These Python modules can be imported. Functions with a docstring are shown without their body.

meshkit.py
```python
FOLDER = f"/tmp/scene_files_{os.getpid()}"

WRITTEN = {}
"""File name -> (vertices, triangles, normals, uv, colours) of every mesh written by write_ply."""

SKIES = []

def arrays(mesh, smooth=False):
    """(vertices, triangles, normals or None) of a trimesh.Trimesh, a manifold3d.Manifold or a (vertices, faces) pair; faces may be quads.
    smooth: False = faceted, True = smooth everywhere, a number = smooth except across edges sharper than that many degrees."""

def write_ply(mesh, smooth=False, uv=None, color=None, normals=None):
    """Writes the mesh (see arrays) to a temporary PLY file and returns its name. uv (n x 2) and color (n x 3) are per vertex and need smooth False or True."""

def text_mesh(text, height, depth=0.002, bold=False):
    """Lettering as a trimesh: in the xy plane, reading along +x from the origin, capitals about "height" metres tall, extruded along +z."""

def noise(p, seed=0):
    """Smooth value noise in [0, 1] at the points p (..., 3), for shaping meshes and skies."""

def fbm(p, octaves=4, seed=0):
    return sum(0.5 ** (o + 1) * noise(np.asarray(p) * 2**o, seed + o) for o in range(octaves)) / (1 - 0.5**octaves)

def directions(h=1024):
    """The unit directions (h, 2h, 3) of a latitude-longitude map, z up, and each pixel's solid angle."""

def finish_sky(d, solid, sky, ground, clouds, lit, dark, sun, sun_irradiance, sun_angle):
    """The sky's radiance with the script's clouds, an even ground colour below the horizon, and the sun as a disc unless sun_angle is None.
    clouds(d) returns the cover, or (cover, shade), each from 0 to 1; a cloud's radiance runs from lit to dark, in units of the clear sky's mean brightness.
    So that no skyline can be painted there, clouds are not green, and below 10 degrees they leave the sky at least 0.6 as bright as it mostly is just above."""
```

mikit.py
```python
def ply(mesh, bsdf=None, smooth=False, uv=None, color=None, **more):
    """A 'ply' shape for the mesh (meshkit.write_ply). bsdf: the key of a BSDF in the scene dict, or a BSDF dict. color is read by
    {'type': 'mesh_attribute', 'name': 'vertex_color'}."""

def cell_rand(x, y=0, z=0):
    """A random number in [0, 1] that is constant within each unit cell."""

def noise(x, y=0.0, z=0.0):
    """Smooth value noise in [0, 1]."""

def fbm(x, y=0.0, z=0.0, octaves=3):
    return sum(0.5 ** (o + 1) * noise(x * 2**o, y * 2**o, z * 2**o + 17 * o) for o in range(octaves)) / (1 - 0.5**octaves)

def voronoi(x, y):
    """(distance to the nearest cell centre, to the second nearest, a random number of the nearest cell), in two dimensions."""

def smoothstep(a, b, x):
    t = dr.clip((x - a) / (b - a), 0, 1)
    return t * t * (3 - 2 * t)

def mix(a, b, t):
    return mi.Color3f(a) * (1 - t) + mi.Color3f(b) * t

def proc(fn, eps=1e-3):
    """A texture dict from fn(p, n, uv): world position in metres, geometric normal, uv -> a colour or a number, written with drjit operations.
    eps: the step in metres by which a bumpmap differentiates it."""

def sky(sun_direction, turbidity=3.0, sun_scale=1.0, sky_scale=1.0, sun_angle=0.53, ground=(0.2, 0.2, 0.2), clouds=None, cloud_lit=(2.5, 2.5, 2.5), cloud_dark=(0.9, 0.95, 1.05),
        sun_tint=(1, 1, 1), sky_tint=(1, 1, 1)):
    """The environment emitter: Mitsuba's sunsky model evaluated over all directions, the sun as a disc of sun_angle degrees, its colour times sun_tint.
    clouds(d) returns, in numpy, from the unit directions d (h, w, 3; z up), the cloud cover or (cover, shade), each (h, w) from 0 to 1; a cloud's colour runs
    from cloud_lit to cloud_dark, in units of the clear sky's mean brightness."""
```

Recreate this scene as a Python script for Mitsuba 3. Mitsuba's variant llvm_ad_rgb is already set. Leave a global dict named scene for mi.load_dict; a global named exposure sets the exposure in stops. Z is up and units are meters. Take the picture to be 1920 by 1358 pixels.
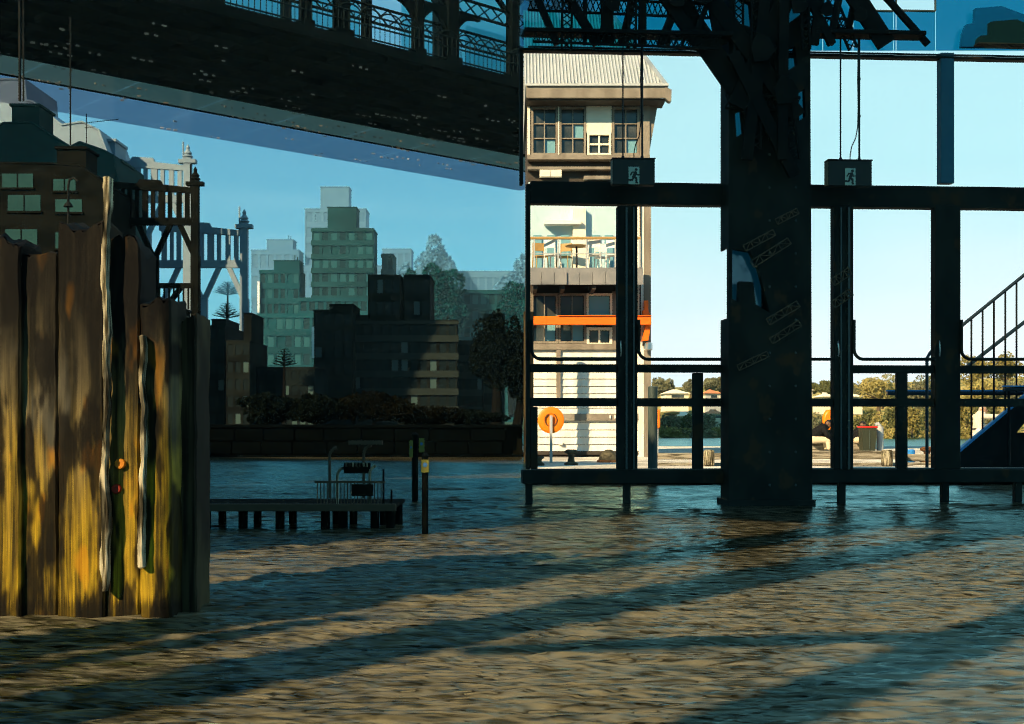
import math, random
import numpy as np, trimesh, shapely, shapely.geometry as sg
import drjit as dr
import mitsuba as mi, mikit, meshkit
T = mi.ScalarTransform4f
R = random.Random(7)
RN = np.random.default_rng(11)
scene, labels = {}, {}

# ------------------------------------------------------------------ camera, sky, exposure
FPX, HOR, EYE = 2400.0, 800.0, 1.05            # focal length and horizon in pixels of a 1920 wide picture, eye height
exposure = 2.2
scene['haze_air'] = {'type': 'homogeneous', 'albedo': {'type': 'rgb', 'value': [0.42, 0.82, 0.98]}, 'sigma_t': 0.0001,
                     'phase': {'type': 'isotropic'}}
scene['camera'] = {'type': 'perspective', 'fov': 2 * math.degrees(math.atan(960 / FPX)), 'fov_axis': 'x',
                   'principal_point_offset_x': 0.0, 'principal_point_offset_y': -(HOR - 679.0) / 1358.0,
                   'near_clip': 0.1, 'far_clip': 20000.0,
                   'to_world': T().look_at(origin=[0, 0, EYE], target=[0, 100, EYE], up=[0, 0, 1]),
                   'medium': {'type': 'ref', 'id': 'haze_air'}}
SUN_EL, SUN_H = math.radians(28.0), np.array([0.63, 0.777])     # SUN_H: the way shadows run on the ground
SUN = [-SUN_H[0] * math.cos(SUN_EL), -SUN_H[1] * math.cos(SUN_EL), math.sin(SUN_EL)]


def cloud_cover(d):
    az = np.arctan2(d[..., 0], d[..., 1])
    el = np.arcsin(np.clip(d[..., 2], -1, 1))
    n = meshkit.fbm((d * np.array([5.0, 5.0, 16.0])).reshape(-1, 3)).reshape(az.shape)
    s = lambda a, b, x: np.clip((x - a) / (b - a), 0, 1) ** 2 * (3 - 2 * np.clip((x - a) / (b - a), 0, 1))
    bank = s(0.00, 0.11, az + 0.03 * n) * (1 - s(1.3, 2.2, az))
    cover = bank * (0.90 + 0.25 * n) * (1 - 0.35 * s(0.12, 0.5, el))
    wisp = 0.16 * s(.45, .75, meshkit.fbm((d * np.array([3.0, 3.0, 26.0]) + 9).reshape(-1, 3)).reshape(az.shape)) * s(0.0, .06, el)
    cover = np.maximum(cover, wisp)
    return np.clip(cover, 0, 1), np.clip(-0.1 + 0.5 * n + 1.0 * s(0.02, 0.24, el), 0, 1)


scene['sky'] = mikit.sky(SUN, turbidity=3, sun_scale=1.3, clouds=cloud_cover, cloud_lit=(3.85, 4.15, 4.2), cloud_dark=(2.1, 3.55, 3.8),
                         sky_tint=(0.34, 0.86, 0.92), sun_tint=(1.0, 0.95, 0.83), ground=(0.05, 0.07, 0.07))


# ------------------------------------------------------------------ materials
def rgb(*c):
    return {'type': 'rgb', 'value': list(c)}


def mat(key, color, rough=0.6, spec=0.3, metal=0.0, two=True, **kw):
    b = {'type': 'principled', 'base_color': color if isinstance(color, dict) else rgb(*color), 'roughness': rough, 'specular': spec, 'metallic': metal, **kw}
    scene[key] = {'type': 'twosided', 'bsdf': b} if two else b
    return key


F = mi.Float


def speckle(lo, hi, sx, sy, sz, oc=3):
    def fn(p, n, uv):
        return mikit.mix(lo, hi, mikit.smoothstep(0.3, 0.7, mikit.fbm(p.x * sx, p.y * sy, p.z * sz, oc)))
    return mikit.proc(fn)



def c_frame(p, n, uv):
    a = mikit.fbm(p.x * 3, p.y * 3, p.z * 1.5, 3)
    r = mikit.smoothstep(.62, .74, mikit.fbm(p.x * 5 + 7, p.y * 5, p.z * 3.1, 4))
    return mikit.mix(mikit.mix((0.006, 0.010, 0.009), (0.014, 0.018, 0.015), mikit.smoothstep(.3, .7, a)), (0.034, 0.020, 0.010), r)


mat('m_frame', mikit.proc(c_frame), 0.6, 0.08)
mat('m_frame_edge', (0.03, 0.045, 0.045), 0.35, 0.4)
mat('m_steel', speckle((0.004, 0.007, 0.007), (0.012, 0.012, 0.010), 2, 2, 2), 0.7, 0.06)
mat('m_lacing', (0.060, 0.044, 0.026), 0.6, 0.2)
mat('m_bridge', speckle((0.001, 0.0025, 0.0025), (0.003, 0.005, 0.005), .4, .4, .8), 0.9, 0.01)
mat('m_bridge_rail', (0.006, 0.012, 0.012), 0.8, 0.04)
mat('m_silhouette', (0.002, 0.012, 0.015), 0.8, 0.02)
mat('m_silhouette_blue', (0.001, 0.045, 0.13), 0.8, 0.02)
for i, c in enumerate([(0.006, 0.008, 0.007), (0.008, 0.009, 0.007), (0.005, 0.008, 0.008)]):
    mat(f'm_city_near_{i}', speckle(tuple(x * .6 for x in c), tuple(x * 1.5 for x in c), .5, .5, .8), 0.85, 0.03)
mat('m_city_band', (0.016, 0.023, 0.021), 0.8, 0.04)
mat('m_city_glass', (0.004, 0.009, 0.010), 0.35, 0.12)
mat('m_city_lit', (0.035, 0.065, 0.062), 0.4, 0.2)
for i, c in enumerate([(0.004, 0.040, 0.050), (0.006, 0.038, 0.044), (0.004, 0.044, 0.054)]):  # part of the haze fade is painted into these teal walls
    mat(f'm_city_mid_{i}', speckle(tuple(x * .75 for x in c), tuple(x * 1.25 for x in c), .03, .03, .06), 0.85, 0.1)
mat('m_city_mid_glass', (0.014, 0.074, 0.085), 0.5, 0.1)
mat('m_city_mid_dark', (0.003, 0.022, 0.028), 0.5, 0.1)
for i, c in enumerate([(0.060, 0.155, 0.27), (0.070, 0.160, 0.26)]):  # paler and bluer with haze fade painted into the wall colour
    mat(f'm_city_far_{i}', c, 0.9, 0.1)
mat('m_city_far_glass', (0.045, 0.125, 0.22), 0.6, 0.2)  # same painted haze fade for the far panes
mat('m_slate_mid', speckle((0.010, 0.040, 0.042), (0.016, 0.055, 0.055), .3, .3, .5), 0.85, 0.1)  # teal fade of the ghost house put into its colour
mat('m_pale_fade', speckle((0.17, 0.235, 0.29), (0.20, 0.27, 0.32), .3, .3, .5), 0.85, 0.1)  # pale haze fade painted in, for ghost house and pavilions
mat('m_brown_dark', speckle((0.0020, 0.0030, 0.0025), (0.0050, 0.0058, 0.0045), 1, 1, 2), 0.85, 0.03)
mat('m_white_strip', (0.75, 0.75, 0.72), 0.5, 0.3)
mat('m_cream', speckle((0.68, 0.66, 0.58), (0.80, 0.78, 0.70), 7, 7, .8), 0.6, 0.25)
mat('m_cream_panel', (0.80, 0.75, 0.60), 0.55, 0.3)
mat('m_taupe', speckle((0.19, 0.165, 0.13), (0.26, 0.23, 0.185), 4, 4, 1), 0.6, 0.25)
mat('m_taupe_dark', (0.05, 0.042, 0.034), 0.6, 0.2)
mat('m_roof', speckle((0.22, 0.25, 0.26), (0.31, 0.34, 0.35), 1.5, 1, 1), 0.5, 0.25)
mat('m_roof_rib', (0.44, 0.47, 0.47), 0.45, 0.4)
mat('m_pane_dark', speckle((0.015, 0.022, 0.022), (0.06, 0.065, 0.06), 1.6, 1.6, 1.2), 0.12, 0.5)
mat('m_pane_blue', (0.16, 0.34, 0.40), 0.12, 0.5)
mat('m_white', (0.80, 0.78, 0.72), 0.5, 0.3)
mat('m_grey_slab', speckle((0.16, 0.17, 0.18), (0.26, 0.26, 0.26), 1, 1, 1), 0.7, 0.2)
mat('m_balcony_back', (0.44, 0.60, 0.66), 0.5, 0.3)  # pale blue wash of a reflection painted into the recess wall
mat('m_wood_gold', (0.42, 0.26, 0.09), 0.5, 0.3)
mat('m_orange', (0.86, 0.16, 0.006), 0.45, 0.35)
mat('m_orange_buoy', (0.95, 0.22, 0.004), 0.4, 0.4)
mat('m_black', (0.008, 0.008, 0.008), 0.5, 0.3)
mat('m_chrome', (0.6, 0.6, 0.58), 0.25, 0.5, 0.9)
mat('m_galv', (0.40, 0.42, 0.42), 0.4, 0.4)
mat('m_blue_rail', (0.006, 0.016, 0.024), 0.35, 0.35)
mat('m_blue_edge', (0.02, 0.22, 0.50), 0.35, 0.5)
mat('m_stair', (0.005, 0.008, 0.009), 0.6, 0.08)
mat('m_rust', speckle((0.06, 0.025, 0.012), (0.17, 0.08, 0.03), 14, 14, 14), 0.8, 0.2)
mat('m_bollard', speckle((0.03, 0.028, 0.018), (0.10, 0.09, 0.055), 9, 9, 9), 0.75, 0.2)
mat('m_post_grey', speckle((0.03, 0.05, 0.048), (0.06, 0.085, 0.08), 10, 10, 1.5), 0.6, 0.25)
mat('m_red', (0.60, 0.025, 0.012), 0.4, 0.4)
mat('m_bin', (0.030, 0.036, 0.020), 0.45, 0.4)
mat('m_yellow', (0.17, 0.15, 0.02), 0.5, 0.3)
mat('m_sign_blue', (0.04, 0.13, 0.30), 0.5, 0.3)
mat('m_sign_black', (0.010, 0.014, 0.010), 0.5, 0.3)
mat('m_sign_side', (0.20, 0.14, 0.09), 0.5, 0.3)
mat('m_sign_plate', (0.34, 0.44, 0.36), 0.4, 0.3)
mat('m_skin', (0.42, 0.24, 0.15), 0.55, 0.3)
mat('m_skin_dark', (0.16, 0.09, 0.055), 0.55, 0.3)
mat('m_hair', (0.012, 0.010, 0.008), 0.6, 0.3)
mat('m_hair_grey', (0.42, 0.38, 0.30), 0.6, 0.3)
mat('m_jacket', (0.010, 0.011, 0.012), 0.8, 0.1)
mat('m_beige', (0.70, 0.58, 0.40), 0.8, 0.1)
mat('m_shirt', (0.60, 0.56, 0.47), 0.8, 0.1)
mat('m_trousers', (0.70, 0.68, 0.60), 0.8, 0.1)
mat('m_can', (0.03, 0.22, 0.60), 0.35, 0.4)
mat('m_house_cream', (0.72, 0.66, 0.50), 0.7, 0.2)
mat('m_roof_tile', (0.55, 0.20, 0.08), 0.7, 0.2)
mat('m_bark', (0.10, 0.075, 0.045), 0.9, 0.1)
mat('m_bark_dark', (0.004, 0.004, 0.003), 0.9, 0.02)


def leafmat(key, c, tr=0.3):
    scene[key] = {'type': 'principledthin', 'base_color': rgb(*c), 'roughness': 0.6, 'diff_trans': tr, 'spec_trans': 0.0, 'eta': 1.2}
    return key


leafmat('m_leaf_olive', (0.26, 0.22, 0.07), .4)
leafmat('m_leaf_olive_pale', (0.40, 0.34, 0.12), .4)
leafmat('m_leaf_green', (0.14, 0.145, 0.055), .4)
leafmat('m_leaf_grey', (0.20, 0.20, 0.115), .4)
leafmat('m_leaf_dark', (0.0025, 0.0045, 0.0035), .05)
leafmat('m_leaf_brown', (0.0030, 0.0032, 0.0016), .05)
leafmat('m_leaf_mid', (0.004, 0.042, 0.046), .1)  # teal haze cast painted into the leaves
leafmat('m_leaf_far', (0.07, 0.19, 0.32), .1)  # distance fade painted in as pale blue leaves


def c_concrete(p, n, uv):
    a = mikit.fbm(p.x * 1.3, p.y * 1.3, p.z, 4)
    return mikit.mix((0.24, 0.23, 0.20), (0.46, 0.44, 0.39), mikit.smoothstep(.25, .75, a))


mat('m_concrete', mikit.proc(c_concrete), 0.85, 0.15)


def c_log(p, n, uv):
    a = mikit.fbm(p.x * 3, p.y * 20, p.z * 22, 3)
    return mikit.mix((0.07, 0.06, 0.04), (0.34, 0.31, 0.24), mikit.smoothstep(.25, .75, a))


mat('m_log', mikit.proc(c_log), 0.85, 0.15)


def c_grass(p, n, uv):
    a = mikit.fbm(p.x * .35, p.y * .35, 0, 4)
    return mikit.mix((0.10, 0.10, 0.035), (0.30, 0.24, 0.085), mikit.smoothstep(.3, .7, a))


mat('m_grass', mikit.proc(c_grass), 0.95, 0.05)
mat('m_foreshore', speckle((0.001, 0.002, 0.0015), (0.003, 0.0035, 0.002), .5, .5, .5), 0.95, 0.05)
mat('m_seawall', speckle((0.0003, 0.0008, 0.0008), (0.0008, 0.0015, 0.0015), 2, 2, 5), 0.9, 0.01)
mat('m_far_land', (0.03, 0.06, 0.05), 0.95, 0.05)


def c_timber(p, n, uv):
    cx = p.x + 0.12 * p.y + 0.014 * mikit.noise(p.x * 4, 5.0, p.z * 3)
    st = mikit.fbm(cx * 30, 3.1, p.z * 0.8, 4)                       # long vertical grain
    fine = mikit.fbm(cx * 150, 9.7, p.z * 2.6, 3)
    pat = mikit.fbm(cx * 9, 1.7, p.z * 1.1, 3)
    blot = mikit.fbm(cx * 14, 7.7, p.z * 5.0, 4)
    low = mikit.smoothstep(1.60, 0.35, p.z + 1.4 * (pat - .5))        # rust and weed stain by the waterline
    head_dark = mikit.smoothstep(1.0, 1.7, p.z + 0.9 * (pat - .5))        # upward fade to dark painted into the pile colour
    base = mikit.mix((0.014, 0.013, 0.007), (0.115, 0.098, 0.058), mikit.smoothstep(.38, .70, st * .7 + blot * .3))
    gold = mikit.mix((0.034, 0.024, 0.003), (0.30, 0.195, 0.010), mikit.smoothstep(.34, .68, st * .45 + fine * .25 + blot * .3))
    c = base * (1 - low) + gold * low
    c = c * (0.40 + 1.2 * fine) * (1 - .93 * head_dark)
    rust = 0.5 * (1 - .85 * head_dark) * mikit.smoothstep(.66, .84, mikit.fbm(cx * 12, 31.0, p.z * 3.4, 3))
    c = c * (1 - rust) + mi.Color3f(0.40, 0.17, 0.006) * rust
    dark = mikit.smoothstep(.48, .62, mikit.fbm(cx * 11, 77.0, p.z * 2.1, 4))
    grey = .7 * mikit.smoothstep(.52, .70, mikit.fbm(cx * 8, 55.0, p.z * 1.7, 4)) * (1 - low) * (1 - head_dark)
    c = c * (1 - grey) + mi.Color3f(0.085, 0.085, 0.070) * grey
    wet = mikit.smoothstep(.13, .05, p.z + .10 * (fine - .5))           # wet band at the water
    return c * (1 - 0.90 * dark) * (1 - .72 * wet)


mat('m_timber', mikit.proc(c_timber), 0.8, 0.15)


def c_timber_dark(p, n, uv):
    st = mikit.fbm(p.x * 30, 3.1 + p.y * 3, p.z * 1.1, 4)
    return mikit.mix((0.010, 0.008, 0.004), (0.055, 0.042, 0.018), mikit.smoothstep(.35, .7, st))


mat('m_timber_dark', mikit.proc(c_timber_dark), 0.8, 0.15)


def c_batten(p, n, uv):
    a = mikit.fbm(p.x * 60, p.y * 60, p.z * 5, 3)
    b = mikit.smoothstep(.40, .60, mikit.fbm(p.x * 9, 3.0, p.z * 3.4, 4))
    return mikit.mix((0.05, 0.042, 0.02), (0.48, 0.43, 0.29), mikit.smoothstep(.3, .7, a)) * (0.22 + 0.78 * b)


mat('m_batten', mikit.proc(c_batten), 0.8, 0.1)


def c_water(p, n, uv):
    a = mikit.fbm(p.x * .5, p.y * .25, 0, 3)
    w = mikit.noise(p.x * 1.3, p.y * 1.9, 4.0) * 2
    b = mikit.fbm(p.x * 8 + w, p.y * 38 + w, 3.0, 3)                # ripple flecks painted into the colour as drawn-out streaks
    t = mikit.smoothstep(.28, .74, .3 * a + .7 * b)
    return mikit.mix((0.013, 0.012, 0.004), (0.126, 0.114, 0.074), t)


def c_ripple(p, n, uv):
    w = mikit.noise(p.x * 2.1, p.y * 2.7, 2.0) * 1.5
    g = 0.25 + 1.3 * mikit.smoothstep(.25, .75, mikit.fbm(p.x * .55 + 3, p.y * .9, 8.0, 2))      # calmer and rougher patches
    g = g / (1 + dr.square(p.y / 13))
    return g * (mikit.noise(p.x * 5 + w, p.y * 24 + w, 0.0) + 0.55 * mikit.noise(p.x * 10, p.y * 52 + w, 5.0)) / 1.5


scene['m_water'] = {'type': 'bumpmap', 'arbitrary': mikit.proc(c_ripple, 2e-3), 'scale': 0.035,
                    'bsdf': {'type': 'roughplastic', 'int_ior': 1.33, 'alpha': 0.06, 'specular_reflectance': rgb(0.42, 0.80, 0.85), 'diffuse_reflectance': mikit.proc(c_water)}}
scene['m_glass_blue'] = {'type': 'thindielectric', 'int_ior': 1.5, 'specular_transmittance': rgb(0.07, 0.46, 0.60)}
scene['m_glass_green'] = {'type': 'thindielectric', 'int_ior': 1.5, 'specular_transmittance': rgb(0.29, 0.24, 0.18), 'specular_reflectance': rgb(.06, .06, .06)}
scene['m_glass_pale'] = {'type': 'thindielectric', 'int_ior': 1.5, 'specular_transmittance': rgb(0.52, 0.55, 0.72), 'specular_reflectance': rgb(.06, .06, .06)}
scene['m_glass_dark'] = {'type': 'thindielectric', 'int_ior': 1.5, 'specular_transmittance': rgb(0.015, 0.12, 0.16)}
scene['m_glass_teal'] = {'type': 'thindielectric', 'int_ior': 1.5, 'specular_transmittance': rgb(0.05, 0.26, 0.34)}
mat('m_frame_blue', (0.02, 0.10, 0.15), 0.5, 0.2)  # blue light over the mullion put into its frame colour


# ------------------------------------------------------------------ helpers
def X(px, d): return (px - 960.0) / FPX * d
def Z(py, d): return EYE - (py - HOR) / FPX * d
def P(px, py, d): return np.array([X(px, d), d, Z(py, d)])
def L(n, d): return n / FPX * d


taken = {}


def number(base):
    n = taken.get(base, -1) + 1
    taken[base] = n
    return base if n == 0 else f'{base}_{n:03d}'


def thing(name, label, cat, group=None, kind=None):
    k = number(name)
    labels[k] = {'label': label, 'category': cat}
    if group: labels[k]['group'] = group
    if kind: labels[k]['kind'] = kind
    return k


def part(holder, name, mesh, bsdf, smooth=False, label=None, kind=None):
    k = number(holder + '__' + name)
    if isinstance(mesh, MB): mesh = mesh.mesh()
    scene[k] = mikit.ply(mesh, bsdf, smooth=smooth)
    if label or kind:
        labels[k] = {}
        if label: labels[k]['label'] = label
        if kind: labels[k]['kind'] = kind
    return k


def solo(name, mesh, bsdf, label, cat, group=None, smooth=False, kind=None):
    k = thing(name, label, cat, group, kind)
    if isinstance(mesh, MB): mesh = mesh.mesh()
    scene[k] = mikit.ply(mesh, bsdf, smooth=smooth)
    return k


def struct(name, mesh, bsdf, smooth=False):
    if isinstance(mesh, MB): mesh = mesh.mesh()
    scene[name] = mikit.ply(mesh, bsdf, smooth=smooth)
    labels[name] = {'kind': 'structure'}


BOXF = np.array([[0, 2, 1], [0, 3, 2], [4, 5, 6], [4, 6, 7], [0, 1, 5], [0, 5, 4], [1, 2, 6], [1, 6, 5], [2, 3, 7], [2, 7, 6], [3, 0, 4], [3, 4, 7]])


class MB:
    def __init__(self): self.v, self.f, self.n = [], [], 0

    def add(self, v, f):
        v = np.asarray(v, float)
        self.v.append(v); self.f.append(np.asarray(f) + self.n); self.n += len(v)
        return self

    def box(self, x0, x1, y0, y1, z0, z1, m=None):
        v = np.array([[x0, y0, z0], [x1, y0, z0], [x1, y1, z0], [x0, y1, z0], [x0, y0, z1], [x1, y0, z1], [x1, y1, z1], [x0, y1, z1]], float)
        if m is not None: v = v @ m[:3, :3].T + m[:3, 3]
        return self.add(v, BOXF)

    def bar(self, p, q, w, h=None, up=(0, 0, 1)):
        """a square bar from p to q: w across, h along up"""
        p, q, h = np.asarray(p, float), np.asarray(q, float), w if h is None else h
        a = (q - p) / np.linalg.norm(q - p)
        s = np.cross(a, up)
        if np.linalg.norm(s) < 1e-3: s = np.cross(a, (0, 1, 0))
        s /= np.linalg.norm(s); u = np.cross(s, a)
        o = [-s * w / 2 - u * h / 2, s * w / 2 - u * h / 2, s * w / 2 + u * h / 2, -s * w / 2 + u * h / 2]
        return self.add([p + x for x in o] + [q + x for x in o], BOXF)

    def tube(self, pts, r, n=8):
        pts = np.asarray(pts, float)
        rs = np.broadcast_to(np.asarray(r, float), (len(pts),))
        d = np.gradient(pts, axis=0)
        d /= np.linalg.norm(d, axis=1, keepdims=True) + 1e-12
        ref = np.array([0.13, 0.29, 0.95]) if abs(d[0][2]) < .8 else np.array([0.2, 0.97, 0.1])
        rings = []
        for p, t, rr in zip(pts, d, rs):
            s = np.cross(t, ref); s /= np.linalg.norm(s); u = np.cross(s, t)
            a = np.arange(n) * 2 * np.pi / n
            rings.append(p + rr * (np.cos(a)[:, None] * s + np.sin(a)[:, None] * u))
        v = np.vstack(rings + [pts[:1], pts[-1:]])
        f, m = [], len(pts)
        for i in range(m - 1):
            for j in range(n):
                a, b, c, e = i * n + j, i * n + (j + 1) % n, (i + 1) * n + (j + 1) % n, (i + 1) * n + j
                f += [[a, c, b], [a, e, c]]
        for j in range(n):
            f += [[m * n, j, (j + 1) % n], [m * n + 1, (m - 1) * n + (j + 1) % n, (m - 1) * n + j]]
        return self.add(v, f)

    def lathe(self, prof, c, n=20):
        """prof: (radius, z) pairs from bottom to top, turned about the upright through c"""
        prof = np.array(prof, float); a = np.arange(n) * 2 * np.pi / n; m = len(prof)
        v = np.vstack([np.stack([c[0] + r * np.cos(a), c[1] + r * np.sin(a), np.full(n, c[2] + z)], 1) for r, z in prof])
        f = []
        for i in range(m - 1):
            for j in range(n):
                p, q, s, t = i * n + j, i * n + (j + 1) % n, (i + 1) * n + (j + 1) % n, (i + 1) * n + j
                f += [[p, q, s], [p, s, t]]
        v = np.vstack([v, [[c[0], c[1], c[2] + prof[0][1]], [c[0], c[1], c[2] + prof[-1][1]]]])
        for j in range(n):
            f += [[m * n, (j + 1) % n, j], [m * n + 1, (m - 1) * n + j, (m - 1) * n + (j + 1) % n]]
        return self.add(v, f)

    def poly(self, pts, d0, d1, m=None):
        """an outline in (x, z), or a shapely polygon, extruded from y = d0 to y = d1"""
        g = pts if hasattr(pts, 'geom_type') else sg.Polygon(pts).buffer(0)
        for q in (g.geoms if hasattr(g, 'geoms') else [g]):
            e = trimesh.creation.extrude_polygon(q, d1 - d0)
            v = np.stack([e.vertices[:, 0], d0 + e.vertices[:, 2], e.vertices[:, 1]], 1)
            f = e.faces[:, ::-1]
            if m is not None: v = v @ m[:3, :3].T + m[:3, 3]
            self.add(v, f)
        return self

    def tri(self, t):
        return self.add(t.vertices, t.faces)

    def mesh(self):
        return trimesh.Trimesh(np.vstack(self.v), np.vstack(self.f), process=False)


def cbox(x0, x1, y0, y1, z0, z1, c=0.006, m=None):
    """a box with chamfered edges"""
    v = []
    for sx in (0, 1):
        for sy in (0, 1):
            for sz in (0, 1):
                p = np.array([(x0, x1)[sx], (y0, y1)[sy], (z0, z1)[sz]], float)
                i = np.array([c * (1 - 2 * s) for s in (sx, sy, sz)])
                for k in range(3):
                    q = p + i; q[k] = p[k]; v.append(q)
    v = np.array(v)
    if m is not None: v = v @ m[:3, :3].T + m[:3, 3]
    h = trimesh.convex.convex_hull(v)
    return MB().tri(h)


def jitter(mesh, amp, freq):
    v = mesh.vertices
    n = np.stack([meshkit.fbm(v * freq + o) for o in (0.0, 31.7, 63.1)], 1) - 0.5
    return trimesh.Trimesh(v + amp * 2 * n, mesh.faces, process=False)


# ------------------------------------------------------------------ the air, the water, the land
scene['haze'] = {'type': 'cube', 'to_world': T().translate([-265, 1460, 249]).scale([435, 1500, 252]), 'bsdf': {'type': 'null'}, 'interior': {'type': 'ref', 'id': 'haze_air'}}
labels['haze'] = {'kind': 'stuff', 'label': 'thin blue haze over the harbour', 'category': 'haze'}


def water():
    ds = [4.0]
    while ds[-1] < 62: ds.append(ds[-1] + max(0.010, 0.0026 * ds[-1] * (0.75 + ds[-1] / 16)))
    ds = np.array(ds); m = 700
    ks = np.linspace(-0.50, 0.50, m)
    D, K = np.meshgrid(ds, ks, indexing='ij')
    xs, ys = D * K, D
    z = np.zeros_like(xs)
    rng = np.random.default_rng(5)
    for lam, slope, cnt, spread in ((1.1, .02, 6, .20), (.42, .055, 10, .18), (.17, .15, 18, .18), (.085, .20, 22, .20)):
        patch = .45 + 1.1 * meshkit.fbm(np.stack([xs * .45 + 40 * lam, ys * .6, xs * 0], -1).reshape(-1, 3)).reshape(xs.shape)
        fade = patch * np.clip(1.35 - D * (.055 if lam < .15 else .03 if lam < .3 else .012), 0, 1)
        for _ in range(cnt):
            th = math.pi / 2 + 0.10 + rng.normal() * spread
            l = lam * rng.uniform(.65, 1.4); k = 2 * math.pi / l
            ph = k * (math.cos(th) * xs + math.sin(th) * ys) + rng.uniform(0, 7)
            ph += 1.3 * np.sin(xs / (1.7 * lam) + rng.uniform(0, 7)) + 1.1 * np.sin(ys / (1.9 * lam) + xs / (5 * lam) + rng.uniform(0, 7))
            z += slope / k / math.sqrt(cnt) * 1.6 * (np.sin(ph) + .3 * np.cos(2 * ph)) * fade
    z *= np.clip((.50 - np.abs(K)) / .03, 0, 1) * np.clip((D - 4.0) / .25, 0, 1) * np.clip((62 - D) / 6, 0, 1)
    v = np.stack([xs, ys, z], -1).reshape(-1, 3)
    n = len(ds)
    i = np.arange(n - 1)[:, None] * m + np.arange(m - 1)[None]
    f = np.concatenate([np.stack([i, i + 1, i + m + 1], -1).reshape(-1, 3), np.stack([i, i + m + 1, i + m], -1).reshape(-1, 3)])
    near = trimesh.Trimesh(v, f, process=False)
    # the sheet goes on round it: a flat frame just below, out to where the haze ends
    far = MB()
    a, b = ds[0], ds[-1]; k = .50
    far.add([[-650, -30, 0], [160, -30, 0], [160, a, 0], [k * a, a, 0], [-k * a, a, 0], [-650, a, 0]], [[0, 1, 2], [0, 2, 5]])
    far.add([[k * a, a, 0], [160, a, 0], [160, b, 0], [k * b, b, 0]], [[0, 1, 2], [0, 2, 3]])
    far.add([[-650, a, 0], [-k * a, a, 0], [-k * b, b, 0], [-650, b, 0]], [[0, 1, 2], [0, 2, 3]])
    far.add([[-650, b, 0], [160, b, 0], [160, 2900, 0], [-650, 2900, 0]], [[0, 1, 2], [0, 2, 3]])
    return trimesh.util.concatenate([near, far.mesh()])


struct('water', water(), 'm_water', smooth=True)

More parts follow.
